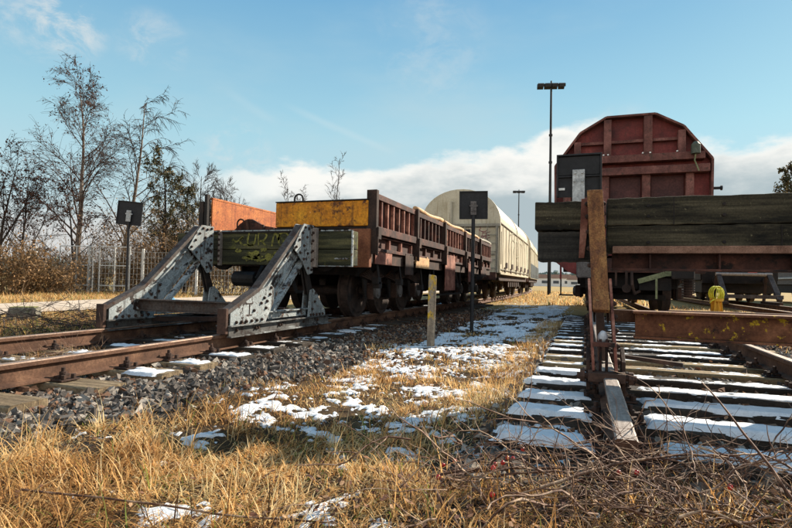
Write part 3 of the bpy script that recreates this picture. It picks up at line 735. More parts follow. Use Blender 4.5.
# fallen leaves
def leaves(x, y, z, size, tint, up=.6):
    n = len(x); Rm = rand_rot(n)
    if up:  # flatten rotations: mostly lying
        a = rng.uniform(0, 2 * np.pi, n); tl = rng.normal(0, .45, (n, 2)); c, s = np.cos(a), np.sin(a); o = np.ones(n)
        Rm = np.stack([c, -s, 0 * o, s, c, 0 * o, tl[:, 0], tl[:, 1], o], 1).reshape(n, 3, 3)
    q = np.array([(-1, 0, 0), (-.35, -.5, .18), (.45, -.42, .1), (1, 0, .3), (.45, .42, .15), (-.35, .5, .12)])
    sh = np.einsum('nij,kj->nki', Rm, q) * size[:, None, None]
    V = (sh + np.stack([x, y, z], 1)[:, None]).reshape(-1, 3)
    f = np.array([(0, 1, 2, 3), (0, 3, 4, 5)]); F = (f[None] + (np.arange(n) * 6)[:, None, None]).reshape(-1, 4)
    return V, F, np.repeat(tint, 6)
lx = []; ly = []
for (n, x0, x1, y0, y1) in ((5200, -3.6, -2.2, 6.3, 13), (700, -2.6, -.5, 1.3, 6), (900, 1.8, 4.0, 4.5, 9), (3500, 3.2, 12, 12, 25), (700, -5.1, -3.75, 3.5, 9), (1200, -9, -5.4, 3, 10), (500, -.5, 2.2, 2.2, 8)):
    lx.append(rng.uniform(x0, x1, n)); ly.append(rng.uniform(y0, y1, n))
uu = rng.uniform(-.5, 1.7, 900); ww = rng.uniform(1.5, 2.3, 900); xx, yy_ = cw(uu, ww); lx.append(xx); ly.append(yy_)
lx = np.concatenate(lx); ly = np.concatenate(ly)
lf = leaves(lx, ly, gh(lx, ly) + rng.uniform(.004, .05, len(lx)), rng.uniform(.012, .032, len(lx)) * np.where(np.hypot(lx, ly) < 4.5, .6, 1), rng.random(len(lx)))
lv = np_mesh('fallen_leaves', *lf[:2], M['leaf'], tint=lf[2]); tag(lv, 'curled brown fallen leaves littered beside the rusty brown wagon', 'leaves', kind='stuff')

# ------------------------------------------------------------------ buffer stops
def rivet_mesh(r=.021, h=.022):
    b = MB(); b.cyl((0, 0, 0), (0, 0, h * .5), r, 8); b.cyl((0, 0, h * .5), (0, 0, h), r * .9, 8, r2=r * .5)
    me = bpy.data.meshes.new('rivet'); me.from_pydata(b.v, [], b.f); me.materials.append(M['rust_dark']); return me
RIV = rivet_mesh(.019, .024)
def rivets(parent, pts, normal):
    q = Vector(normal).to_track_quat('Z', 'Y').to_euler()
    for p in pts:
        o = bpy.data.objects.new('rivet', RIV); col.objects.link(o); o.parent = parent; o.location = p; o.rotation_euler = q

# left stop: strut profiles in (y,z) local to (CX1, 6.5, .16)
ls = empty('buffer_stop', (CX1, 6.5, .16), 'grey painted riveted steel buffer stop with graffitied timber beam in front of the brown wagon', 'buffer stop')
def LY(y, z): return (y - 6.5, z - .16)
for side, dy in ((.80, 0.0), (-.80, -.10)):
    s = 1 if side > 0 else -1
    xo = side + .042; xi = side - .042     # plate faces
    yz = lambda y, z: LY(y + dy, z)
    # inclined strut: two channels with a flat top flange
    b = MB()
    b.m = 0
    b.prism([yz(5.20, .60), yz(6.16, 1.42), yz(6.34, 1.20), yz(5.52, .36)], side - .006, side + .006)
    b.build('strut_web', M['strut_paint'], ls, bevel=.002)
    b = MB()
    b.prism([yz(4.70, .42), yz(5.25, .66), yz(6.22, 1.50), yz(6.30, 1.50), yz(6.24, 1.455), yz(5.27, .618), yz(4.70, .375)], xi - .012, xo + .014)
    b.build('strut_flange', M['strut_top'], ls, bevel=.003)
    b = MB()
    b.prism([yz(5.56, .36), yz(6.30, 1.04), yz(6.33, 1.015), yz(5.60, .34)], xi - .0, xo + .0)
    b.prism([yz(5.34, .58), yz(6.20, 1.34), yz(6.215, 1.32), yz(5.355, .56)], xi - .0, xo - .004)
    b.prism([yz(5.46, .47), yz(6.27, 1.20), yz(6.285, 1.18), yz(5.475, .45)], xi - .0, xo - .014)
    b.build('strut_rib', M['strut_paint'], ls, bevel=.002)
    # foot gusset
    b = MB()
    for xx in (xo + .001, xi - .013):
        b.prism([yz(4.74, .24), yz(4.74, .385), yz(5.24, .615), yz(5.50, .70), yz(5.66, .60), yz(5.40, .25)], xx, xx + .012)
    fg = b.build('foot_gusset', M['strut_paint'], ls, bevel=.002)
    rp = [(4.84, .285), (4.93, .285), (5.02, .285), (5.12, .285), (5.22, .285), (5.32, .29), (5.42, .50), (5.48, .58), (5.36, .54), (5.30, .48), (5.40, .42), (5.50, .66), (5.16, .40)]
    rivets(fg, [(xo + .013, *yz(a, c)) for a, c in rp], (1, 0, 0))
    # top gusset
    b = MB()
    for xx in (xo + .014, xi - .026):
        b.prism([yz(5.98, 1.17), yz(6.14, 1.40), yz(6.24, 1.515), yz(6.50, 1.515), yz(6.50, .86), yz(6.38, .83), yz(6.22, 1.0)], xx, xx + .012)
    tg = b.build('top_gusset', M['strut_paint'], ls, bevel=.002)
    rp = [(6.04, 1.19), (6.12, 1.29), (6.20, 1.39), (6.27, 1.47), (6.14, 1.12), (6.24, 1.22), (6.32, 1.34), (6.24, 1.04), (6.34, 1.12), (6.36, .92), (6.45, .90), (6.45, 1.02), (6.45, 1.14), (6.45, 1.26), (6.45, 1.38), (6.45, 1.48), (6.36, 1.46)]
    rivets(tg, [(xo + .026, *yz(a, c)) for a, c in rp], (1, 0, 0))
    # post link and lower gusset
    b = MB(); b.prism([yz(6.33, .92), yz(6.43, .92), yz(6.60, .56), yz(6.46, .56)], xo - .03, xo - .005); b.prism([yz(6.33, .92), yz(6.43, .92), yz(6.60, .56), yz(6.46, .56)], xi + .005, xi + .03)
    b.build('post_link', M['rust_black'], ls, bevel=.002)
    b = MB()
    for xx in (xo + .001, xi - .013):
        b.prism([yz(6.42, .24), yz(6.47, .62), yz(6.56, .64), yz(6.66, .58), yz(6.92, .33), yz(6.94, .24)], xx, xx + .012)
    lg = b.build('rear_gusset', M['strut_paint'], ls, bevel=.002)
    rivets(lg, [(xo + .013, *yz(a, c)) for a, c in ((6.49, .28), (6.57, .28), (6.66, .28), (6.75, .28), (6.84, .28), (6.53, .36), (6.60, .46))], (1, 0, 0))
    # sole beam on the rail
    b = MB()
    for xx, w in ((xo, .012), (xi - .012, .012)):
        b.prism([yz(4.72, .145), yz(4.72, .255), yz(7.04, .255), yz(7.04, .145)], xx, xx + w)
    sg = 1
    b.prism([yz(4.70, .244), yz(4.70, .258), yz(7.05, .258), yz(7.05, .244)], xo + .014, xo + .06)
    b.prism([yz(4.70, .130), yz(4.70, .145), yz(7.05, .145), yz(7.05, .130)], xo + .002, xo + .06)
    b.prism([yz(4.70, .244), yz(4.70, .258), yz(7.05, .258), yz(7.05, .244)], xi - .06, xi - .014)
    sb = b.build('sole_beam', M['sole_paint'], ls, bevel=.002)
    rivets(sb, [(xo + .012, *yz(a, .20)) for a in (4.85, 5.2, 5.25, 5.7, 5.75, 6.3, 6.7)], (1, 0, 0))
    b = MB(); b.prism([yz(5.50, .28), yz(5.50, .36), yz(6.42, .36), yz(6.42, .28)], xi + .02, xo - .02); b.prism([yz(5.46, .36), yz(5.46, .375), yz(6.43, .375), yz(6.43, .36)], xi - .01, xo + .012)
    b.build('stiffener', M['strut_paint'], ls, bevel=.002)
    b = MB(); b.prism([yz(4.66, .17), yz(4.66, .44), yz(4.70, .44), yz(4.70, .17)], xi - .012, xo + .016)
    b.build('toe_plate', M['rust_dark'], ls, bevel=.003)
# front cross beam between the struts
b = MB(); b.box(-.76, .86, -1.43, -1.415, .20, .315); b.box(-.76, .86, -1.48, -1.36, .315, .33); b.box(-.76, .86, -1.47, -1.37, .185, .20)
b.build('cross_beam', M['strut_top'], ls, bevel=.002)
b = MB(); b.box(-.76, .76, -.50, -.48, .10, .22); b.box(-.76, .76, -.54, -.44, .22, .235)
b.bar((-.74, -1.2, .07), (.74, -.2, .07), .06, .06); b.bar((.74, -1.2, .07), (-.74, -.2, .07), .05, .05)
b.build('tie_beam', M['rust_dark'], ls, bevel=.002)
# timber beam: two baulks
b = MB(); b.box(-1.50, 1.46, .02, .20, 1.03, 1.28); tb1 = b.build('timber_beam', M['timber_stop'], ls, bevel=.012)
b = MB(); b.box(-1.48, 1.46, .025, .20, .805, 1.024); tb2 = b.build('timber_beam', M['timber_stop'], ls, bevel=.012)
b = MB(); b.box(-1.35, .58, .0, .22, 1.286, 1.312); b.box(-1.35, .58, .0, .016, 1.268, 1.286); b.build('top_angle', M['rust_black'], ls, bevel=.002)
b = MB(); b.box(-1.35, .56, -.006, -.001, 1.290, 1.306);
b.box(.98, 1.475, -.0, .012, 1.277, 1.295); b.box(1.455, 1.475, -.02, .012, .79, 1.277); b.box(.95, 1.455, -.012, .012, .79, .802)
b.box(1.20, 1.40, .0, .02, .89, .91); b.build('edge_trim', M['strut_paint'], ls, bevel=.001)
b = MB(); b.box(.86, .94, -.06, .018, .78, 1.32); clamp = b.build('clamp_plate', M['rail_grey'], ls, bevel=.003)
rivets(clamp, [(.90, -.06, z) for z in (.88, 1.0, 1.14, 1.25)], (0, -1, 0))
b = MB(); b.box(-.69, -.66, -.05, .018, .79, 1.31); clamp = b.build('clamp_plate', M['rail_grey'], ls, bevel=.003)
rivets(clamp, [(-.675, -.05, z) for z in (.85, .93, 1.01, 1.09, 1.17, 1.25)], (0, -1, 0))
# graffiti strokes painted on the beam
def gpx(px, py):  # reference photo scale to beam face
    return (-5.22 + (px - 210) * .017 - CX1, 1.32 - (py - 240) * .0141 - .16)
def stroke(b, pts, w, yy):
    pts = [Vector((p[0], 0, p[1])) for p in pts]
    # smooth with Catmull-Rom
    S = []
    for i in range(len(pts) - 1):
        p0 = pts[max(0, i - 1)]; p1 = pts[i]; p2 = pts[i + 1]; p3 = pts[min(len(pts) - 1, i + 2)]
        for k in range(5):
            t = k / 5; S.append(.5 * ((2 * p1) + (-p0 + p2) * t + (2 * p0 - 5 * p1 + 4 * p2 - p3) * t * t + (-p0 + 3 * p1 - 3 * p2 + p3) * t ** 3))
    S.append(pts[-1]); vs = []; n = len(S)
    for i, p in enumerate(S):
        d = (S[min(n - 1, i + 1)] - S[max(0, i - 1)]); d.normalize(); nn = Vector((-d.z, 0, d.x)); ww = w * (.75 + .5 * rnd.random()) / 2
        vs += [(p + nn * ww) + Vector((0, yy, 0)), (p - nn * ww) + Vector((0, yy, 0))]
    b.add(vs, [(2 * i, 2 * i + 1, 2 * i + 3, 2 * i + 2) for i in range(n - 1)])
z66 = lambda x, y: gpx(200 + x / 6.6, 190 + y / 6.6)
b = MB()
for st_, w in (([(190, 320), (215, 338), (260, 305), (240, 340), (270, 360), (330, 362)], .028), ([(300, 280), (290, 340), (305, 368), (335, 350), (345, 290)], .028),
               ([(365, 370), (362, 285), (395, 280), (415, 300), (395, 330), (370, 335)], .026), ([(385, 335), (415, 370)], .026),
               ([(450, 372), (462, 300), (480, 290), (490, 330), (500, 290), (535, 280), (560, 310), (555, 355)], .030), ([(500, 290), (495, 350), (525, 368), (555, 350)], .026)):
    stroke(b, [z66(*p) for p in st_], w, .0155 + .001)
for c0, rr in (((330, 430), 42), ((370, 455), 34), ((290, 450), 26), ((440, 445), 38), ((500, 430), 46), ((400, 395), 20), ((560, 400), 30), ((230, 400), 20)):
    cx0, cz0 = z66(*c0); r0 = rr / 6.6 * .0155
    b.add([(cx0 + r0 * 1.3 * math.cos(t) * rnd.uniform(.55, 1.2), .0165, cz0 + r0 * .75 * math.sin(t) * rnd.uniform(.55, 1.2)) for t in np.linspace(0, 2 * math.pi, 26)[:-1]], [tuple(range(25))])
b.build('graffiti', M['graffiti'], ls, fix=False)

# right stop
rs = empty('buffer_stop', (CX2, 4.45, .16), 'rusty steel buffer stop with steep strut and dark timber beam before the red hopper wagon', 'buffer stop')
def RY(y, z): return (y - 4.45, z - .16)
for X0 in (.125, 1.72):
    lx0 = X0 - CX2
    b = MB(); b.prism([RY(4.24, 1.49), RY(4.30, 1.49), RY(4.10, .74), RY(3.98, .575), RY(3.945, .60), RY(4.03, .74)], lx0 - .056, lx0 + .056)
    b.build('strut_face', M['rust_orange'], rs, bevel=.004)
    b = MB()
    b.prism([RY(4.285, 1.44), RY(4.42, 1.44), RY(4.30, .50), RY(4.10, .50), RY(4.10, .70)], lx0 - .052, lx0 - .040); b.prism([RY(4.285, 1.44), RY(4.42, 1.44), RY(4.30, .50), RY(4.10, .50), RY(4.10, .70)], lx0 + .040, lx0 + .052)
    wb = b.build('strut_web', M['rust_dark'], rs, bevel=.002)
    rivets(wb, [(lx0 + .053, *RY(4.36 - (1.4 - z) * .12, z)) for z in (1.40, 1.32, 1.22, 1.12, 1.0, .90, .80, .70, .60)], (1, 0, 0))
    rivets(wb, [(lx0 - .053, *RY(4.36 - (1.4 - z) * .12, z)) for z in (1.40, 1.3, 1.18, 1.05, .92, .78, .64)], (-1, 0, 0))
    for sgn in (-1, 1):
        b = MB(); x_ = lx0 + sgn * .071
        P_ = [RY(4.06, .82), RY(4.00, .70), RY(3.88, .50), RY(3.80, .34), RY(3.78, .20), RY(3.92, .18), RY(4.02, .34), RY(4.14, .56)]
        b.prism(P_, x_ - .009, x_ + .009); fp = b.build('fish_plate', M['rust_pink'], rs, bevel=.003)
        rivets(fp, [(x_ + sgn * .01, *RY(a, z)) for a, z in ((4.04, .64), (3.98, .55), (3.92, .46), (3.87, .36), (3.86, .26))], (sgn, 0, 0))
    b = MB(); b.prism([RY(3.86, .40), RY(3.86, .17), RY(3.97, .17), RY(3.97, .40)], lx0 - .028, lx0 - .012); b.prism([RY(3.86, .40), RY(3.86, .17), RY(3.97, .17), RY(3.97, .40)], lx0 + .012, lx0 + .028)
    b.box(lx0 - .066, lx0 + .066, -.67, -.64, .20, .23); b.build('fork', M['rust_brown'], rs, bevel=.003)
    b = MB(); b.box(lx0 - .10, lx0 + .13, -.70, -.60, -.03, .03); b.cyl((lx0 - .17, -.65, .0), (lx0 + .20, -.65, .0), .022, 8)
    for q in (-.15, -.10, .10, .15): b.cyl((lx0 + q, -.65, .0), (lx0 + q + .03, -.65, .0), .045, 6)
    b.prism([(-.62, -.10), (-.62, .10), (-.45, .18), (-.40, -.10)], lx0 - .11, lx0 - .085); b.prism([(-.62, -.10), (-.62, .10), (-.45, .18), (-.40, -.10)], lx0 + .11, lx0 + .135)
    b.build('rail_clamp', M['rust_dark'], rs, bevel=.003)
    b = MB(); b.box(lx0 - .03, lx0 + .03, -.02, .12, .02, 1.25); b.build('rear_post', M['rust_dark'], rs, bevel=.003)
# the inclined strut leans slightly: its head sits left of its foot
for o_ in list(rs.children):
    if o_.name.split('.')[0] in ('strut_face', 'strut_web', 'fish_plate', 'rear_post'):
        for v_ in o_.data.vertices: v_.co.x -= (v_.co.z - .15) * .050
        for r_ in o_.children: r_.location.x -= (r_.location.z - .15) * .050
# timber: separate left stub pieces and the long pieces
def timber(x0, x1, z0, z1, m_, y0=4.40, y1=4.66, n=16, seed=1):
    r = random.Random(seed); b = MB(); vs = []
    for i in range(n + 1):
        x = x0 + (x1 - x0) * i / n - CX2; a = r.uniform(-.004, .004); c = r.uniform(-.004, .004)
        vs += [(x, y0 - 4.45 + r.uniform(-.003, .003), z0 - .16 + c), (x, y0 - 4.45 + r.uniform(-.003, .003), z1 - .16 + a), (x, y1 - 4.45, z1 - .16 + a), (x, y1 - 4.45, z0 - .16 + c)]
    fs = [(i * 4 + k, i * 4 + (k + 1) % 4, (i + 1) * 4 + (k + 1) % 4, (i + 1) * 4 + k) for i in range(n) for k in range(4)] + [(0, 1, 2, 3), (n * 4 + 3, n * 4 + 2, n * 4 + 1, n * 4)]
    b.add(vs, fs); return b.build('timber_beam', M[m_], rs, bevel=.008)
timber(-.385, .07, 1.205, 1.43, 'timber_green', seed=2)
timber(-.362, .07, .955, 1.19, 'timber_dark', 4.415, seed=3)
timber(.16, 2.24, 1.235, 1.445, 'timber_green', seed=4, n=30)
timber(.16, 2.24, 1.02, 1.229, 'timber_green', 4.404, seed=5, n=30)
b = MB()
for x in (.45, .95, 1.5, 2.1):
    for z in (1.10, 1.30, 1.38): b.cyl((x - CX2, -.048, z - .16), (x - CX2, -.060, z - .16), .012, 8)
b.box(.62 - CX2, .626 - CX2, -.0535, -.045, 1.235 - .16, 1.44 - .16); b.box(1.30 - CX2, 1.306 - CX2, -.0535, -.045, 1.03 - .16, 1.22 - .16)
b.each('bolt', M['rust_black'], rs)
b = MB(); b.prism([(-.045 - CX2, .82), (-.005 - CX2, .82), (.04 - CX2, 1.29), (-.03 - CX2, 1.285)], -.075, -.053, 'y'); b.build('angle_cleat', M['rust_pink'], rs, bevel=.003)
# steel channel under the timber
b = MB(); b.box(.195 - CX2, 2.24 - CX2, -.17, .03, .852, .905); b.build('upper_flange', M['rust_face'], rs, bevel=.003)
b = MB(); b.box(.195 - CX2, 2.24 - CX2, -.055, -.04, .74, .852); b.box(.195 - CX2, 2.24 - CX2, -.14, .03, .725, .74)
for x in np.arange(.45, 2.3, .45): b.box(x - CX2, x + .012 - CX2, -.13, -.055, .74, .852)
b.build('web_plate', M['rust_brown'], rs, bevel=.002)
# lower cross member with yellow lichen
cm = mat('lichen_rust', [(.3, (.055, .022, .012)), (.55, (.15, .06, .03)), (.75, (.27, .12, .06))], 4, .85, 0, .4, patch=((.02, .012, .01), 6, .60, .07), patch2=((.50, .34, .02), 11, .575, .04))
b = MB(); b.box(.37 - CX2, 2.2 - CX2, .03, .05, .225, .40); b.box(.35 - CX2, 2.2 - CX2, -.06, .12, .40, .418); b.box(.36 - CX2, 2.2 - CX2, -.04, .10, .208, .225)
b.build('lower_cross_member', cm, rs, bevel=.003)
b = MB(); b.box(.19 - CX2, .62 - CX2, .14, .22, .32, .415); b.box(.62 - CX2, 2.2 - CX2, .15, .21, .36, .425); b.build('rear_tie', M['rail_side'], rs, bevel=.003)
b = MB(); b.bar((.19 - CX2, .1, .06), (.70 - CX2, .05, .02), .05, .03); b.bar((1.65 - CX2, .3, .06), (2.2 - CX2, .3, .1), .06, .06); b.each('stay_bar', M['rust_dark'], rs, bevel=.003)

# far stop on the third track
fs_ = empty('buffer_stop', (CX3, 24.2, .16), 'small weathered grey buffer stop standing far right behind the yellow coil', 'buffer stop')
for sx in (-.85, .85):
    b = MB(); b.bar((sx, -1.35, .16), (sx, .1, 1.32), .16, .12, (0, 0, 1)); b.build('strut', M['strut_top'], fs_, bevel=.005)
    b = MB(); b.bar((sx, .5, .1), (sx, .15, 1.3), .10, .08, (0, 1, 0)); b.box(sx - .06, sx + .06, -1.5, .7, .0, .10); b.build('post', M['rust_dark'], fs_, bevel=.004)
b = MB(); b.cyl((-.95, -.15, 1.14), (.95, -.15, 1.14), .07, 10); b.build('cross_tube', M['rail_grey'], fs_)
b = MB(); b.box(-1.0, 1.0, -1.25, -1.1, .22, .36); b.build('cross_tube', M['strut_top'], fs_, bevel=.005)
b = MB(); b.box(-1.35, 1.3, .16, .40, 1.25, 1.50); b.build('timber_beam', M['timber_dark'], fs_, bevel=.01)
b = MB(); b.box(-1.3, 1.2, .06, .10, 1.27, 1.40); b.box(.2, .5, .0, .05, 1.18, 1.48); b.build('red_bar', M['warn_red'], fs_, bevel=.003)

# ------------------------------------------------------------------ wagons
def wheel_mesh(r=.46):
    b = MB(); n = 28
    b.cyl((-.065, 0, 0), (.065, 0, 0), r, n); b.cyl((-.10, 0, 0), (-.065, 0, 0), r * 1.05, n)
    b.cyl((.065, 0, 0), (.085, 0, 0), r * .86, n, r2=r * .80); b.cyl((.085, 0, 0), (.11, 0, 0), .13, 16)
    return b
def bogie(parent, y0, ys, hw=1.02, r=.44, capmat='axle_cap', frame='rust_black', zf=.55):
    b = MB()
    for s in (-1, 1):
        b.box(s * hw - .02, s * hw + .02, y0 + ys[0] - .55, y0 + ys[-1] + .55, zf + .12, zf + .40)
        b.box(s * hw - .05, s * hw + .05, y0 + ys[0] - .56, y0 + ys[-1] + .56, zf + .40, zf + .43)
        for a in ys:   # axle guards
            for q in (-.20, .20):
                b.prism([(y0 + a + q * 1.6, zf + .12), (y0 + a + q * .8, zf + .12), (y0 + a + q * .75, zf - .22), (y0 + a + q * 1.05, zf - .22)], s * hw - .015, s * hw + .02)
            b.box(s * hw - .02, s * hw + .025, y0 + a - .22, y0 + a + .22, zf - .24, zf - .215)
    for a in (ys[0] - .45, ys[-1] + .45): b.box(-hw, hw, y0 + a, y0 + a + .12, zf + .14, zf + .36)
    fr = b.build('bogie_frame', M[frame], parent, bevel=.003)
    wm = None
    for a in ys:
        b = MB(); b.cyl((-hw + .04, y0 + a, r), (hw - .04, y0 + a, r), .075, 10); b.build('axle', M['wheel'], fr)
        for s in (-1, 1):
            b = wheel_mesh(r); b.v = [(s * (v[0] + .79), v[1] + y0 + a, v[2] + r) for v in b.v]; b.build('wheel', M['wheel'], fr)
            b = MB(); b.box(s * (hw + .03) - .09, s * (hw + .03) + .09, y0 + a - .13, y0 + a + .13, r - .13, r + .14)
            b.build('axle_box', M['rust_dark'], fr, bevel=.01)
            b = MB(); b.cyl((s * (hw + .12), y0 + a, r), (s * (hw + .16), y0 + a, r), .115, 16); b.cyl((s * (hw + .16), y0 + a, r), (s * (hw + .175), y0 + a, r), .085, 16, r2=.07)
            b.build('axle_cover', M[capmat], fr)
            b = MB()   # leaf spring
            for k in range(6):
                L_ = .48 - k * .06; b.prism([(y0 + a - L_, r + .20 + .022 * k + .05), (y0 + a, r + .165 + .022 * k), (y0 + a + L_, r + .20 + .022 * k + .05), (y0 + a + L_, r + .22 + .022 * k + .05), (y0 + a, r + .186 + .022 * k), (y0 + a - L_, r + .22 + .022 * k + .05)], s * (hw + .03) - .04, s * (hw + .03) + .04)
            b.build('leaf_spring', M['rust_dark'], fr)
    return fr

# --- brown side-wall wagon
bw = empty('dump_wagon', (CX1, 7.2, .16), 'rusty brown open freight wagon with yellow end plate and orange inner wall', 'freight wagon')
W = 1.42; Ln = 10.4
b = MB(); b.box(-W + .05, W - .05, .05, Ln, 1.05, 1.16); b.box(-.5, .5, .1, Ln - .1, .78, 1.05)
for q in np.arange(.8, Ln, 1.1): b.box(-W + .08, W - .08, q, q + .08, .92, 1.05)
b.build('deck', M['rust_dark'], bw, bevel=.004)
b = MB(); b.box(-W, W, -.04, .10, .80, 1.06); b.box(-.2, .2, -.1, -.04, .8, 1.0); b.build('headstock', M['rust_dark'], bw, bevel=.006)
b = MB(); b.box(1.12, 1.46, -.10, .0, .80, 1.37); b.build('corner_block', M['block_rust'], bw, bevel=.01)
for s in (-1, 1):
    b = MB(); b.cyl((s * .875, -.34, .92), (s * .875, -.04, .92), .09, 12); b.cyl((s * .875, -.40, .92), (s * .875, -.34, .92), .19, 20); b.build('buffer', M['rust_black'], bw)
# end yellow box plate with thickness
b = MB(); b.box(-.16, 1.41, -.06, .12, 1.415, 1.795); b.build('end_plate', M['yellow_paint'], bw, bevel=.012)
b = MB(); b.box(-.16, 1.41, -.075, .14, 1.797, 1.815); b.box(-.16, 1.41, -.03, .10, 1.38, 1.413); b.build('end_plate_rim', M['rust_black'], bw, bevel=.003)
b = MB(); b.box(-W + .02, W - .02, .16, .22, 1.16, 1.40); b.build('end_wall', M['rust_dark'], bw, bevel=.004)
def loop(parent, x, yy, z, r=.075, along='x'):
    b = MB(); P_ = []
    for t in np.linspace(0, math.pi, 9): P_.append((x + (math.cos(t) * r if along == 'x' else 0), yy + (math.cos(t) * r if along == 'y' else 0), z + math.sin(t) * r + .05))
    P_ = [(P_[0][0], P_[0][1], z - .02)] + P_ + [(P_[-1][0], P_[-1][1], z - .02)]
    b.tube(P_, .014, 8); return b.build('lifting_loop', M['rust_black'], parent)
loop(bw, .20, .02, 1.81); 
# left side wall: sheet with orange inner face, ribs outside
b = MB(); b.box(-1.44, -1.415, .0, Ln, 1.16, 1.90); lw = b.build('side_wall', M['orange_paint'], bw)
b = MB(); b.box(-1.475, -1.41, .0, Ln, 1.902, 1.935); b.build('top_rail', M['orange_paint'], lw, bevel=.004)
b = MB(); b.box(-1.50, -1.445, -.10, -.02, 1.10, 1.98); b.box(-1.60, -1.52, -.10, -.04, 1.10, 1.86)
for q in np.arange(.6, Ln, .5): b.box(-1.50, -1.445, q, q + .05, 1.16, 1.89)
b.each('stake', M['rust_black'], lw, bevel=.003)
loop(lw, -1.38, 2.2, 1.60, .08, 'y')
b = MB(); b.prism([(-1.53, 1.28), (-1.30, 1.42), (-1.18, 1.535), (-1.08, 1.60), (-1.02, 1.62), (-.93, 1.615), (-.84, 1.57), (-.70, 1.50), (-.2, 1.42), (-.2, 1.17), (-1.38, 1.17)][1:], .42, .47, 'y'); hump = b.build('hump_plate', M['rust_brown'], bw, bevel=.004)  # dark hump-shaped plate added to make the dark outline inside the orange wall
b = MB()
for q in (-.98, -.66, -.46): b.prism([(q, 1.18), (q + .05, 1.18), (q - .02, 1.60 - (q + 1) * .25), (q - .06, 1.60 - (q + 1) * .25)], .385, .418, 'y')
b.each('hump_rib', M['rust_dark'], hump, bevel=.003)
loop(hump, -1.17, .44, 1.50, .07)
# right side wall in sections
WX = 1.42
secs = [(0.0, 2.05), (2.05, 4.1), (4.1, 6.2), (6.2, 8.3), (8.3, Ln)]
drop = lambda q: 1.90 - .035 * q * .35
for k, (a, c) in enumerate(secs):
    top = 1.92 - .012 * k; b = MB(); g = .05
    b.box(WX - .02, WX, a + g, c - g, 1.06, top - .06)
    sw = b.build('side_panel', M['rust_brown'], bw)
    b = MB(); b.box(WX - .04, WX + .07, a + g - .03, c - g + .03, top - .09, top); b.box(WX - .01, WX + .10, a + g, c - g, 1.30, 1.42); b.box(WX, WX + .06, a + g, c - g, 1.05, 1.10)
    b.box(WX, WX + .065, a + g, c - g, 1.262, 1.28)
    b.build('wale', M['rust_brown'], sw, bevel=.006)
    b = MB()
    for q in np.linspace(a + g + .04, c - g - .04, 8):
        b.box(WX + .001, WX + .055, q - .025, q + .025, 1.422, top - .092)
    for q in np.linspace(a + g + .12, c - g - .12, 4): b.prism([(q - .05, 1.10), (q + .05, 1.10), (q + .02, 1.255), (q - .02, 1.255)], WX + .001, WX + .05)
    b.each('rib', M['rust_pink'] if k % 2 == 0 else M['rust_brown'], sw, bevel=.004)
    b = MB(); b.box(WX - .04, WX + .12, a - .045, a + .045, 1.0, top + .03); b.box(WX + .05, WX + .15, a - .02, a + .10, 1.22, 1.40); b.cyl((WX + .13, a - .02, .98), (WX + .13, a - .02, 1.25), .022, 8)
    b.build('stanchion', M['rust_dark'], sw, bevel=.006)
    if k >= 1:
        P_ = [(WX + .02 + .012 * math.sin(t * 9), a + g + (c - a - 2 * g) * t, top + .045 + .012 * math.sin(t * 7 + k)) for t in np.linspace(0, 1, 9)]
        b = MB(); b.tube(P_, .045, 10); b.build('grab_tube', M['cream_dark'] if k > 3 else M['post_tan'] if 'post_tan' in M else M.setdefault('post_tan', mat('post_tan', [(.3, (.42, .22, .10)), (.7, (.62, .40, .20))], 6, .7, 0, .2, patch=((.14, .05, .02), 9, .58, .08))), sw, smooth=True)
# sill with hanging plates and gear
b = MB(); b.box(WX - .07, WX + .02, .0, Ln, .86, 1.04); b.box(-WX - .02, -WX + .07, .0, Ln, .86, 1.04); b.build('sill', M['rust_dark'], bw, bevel=.006)
for (ya, yc, z0, z1, mm, xo) in ((.12, .85, .86, 1.06, 'rust_pink', .05), (4.1, 5.05, .42, 1.22, 'rust_pink', .11), (2.0, 2.85, .86, 1.06, 'post_tan', .10), (1.45, 1.9, .72, 1.06, 'rust_dark', .08), (6.6, 7.4, .62, 1.10, 'rust_pink', .10), (8.5, 9.4, .80, 1.06, 'rust_brown', .08)):
    b = MB(); b.box(WX + xo - .012, WX + xo, ya, yc, z0, z1); b.box(WX + xo - .05, WX + xo - .012, ya + .05, ya + .11, z1 - .12, z1 + .03); b.box(WX + xo - .05, WX + xo - .012, yc - .11, yc - .05, z1 - .12, z1 + .03); b.build('hanging_plate', M[mm], bw, bevel=.003)
b = MB()
for q, zz in ((.30, .62), (.34, .55), (1.35, .60), (2.6, .5), (3.5, .6), (5.6, .55), (6.0, .5), (7.8, .55)):
    b.bar((WX - .02, q, 1.0), (WX + .02, q + .05, zz), .03, .03); b.box(WX - .05, WX + .05, q - .05, q + .08, zz - .06, zz + .04)
b.box(-.9, .9, 3.7, 6.2, .40, .78); b.cyl((.4, 3.3, .55), (.4, 6.3, .55), .20, 14); b.box(WX - .25, WX - .05, 3.6, 6.4, .30, .34); b.bar((WX - .1, 3.6, .32), (WX - .1, 3.6, .9), .04, .04); b.bar((WX - .1, 6.4, .32), (WX - .1, 6.4, .9), .04, .04)
b.each('brake_gear', M['rust_black'], bw, bevel=.003)
bogie(bw, 0, (.90, 2.02, 3.16), 1.06, .43); bogie(bw, 0, (7.2, 8.3, 9.4), 1.06, .43)
b = MB(); b.tube([(0.25, -.12, .86), (.27, -.22, .6), (.3, -.15, .42), (.34, .1, .40)], .03, 8); b.tube([(-.3, -.12, .86), (-.34, -.25, .62), (-.3, -.1, .45)], .03, 8); b.cyl((-.9, -.02, .60), (-.5, -.02, .60), .12, 12); b.each('brake_hose', M['black_metal'], bw)

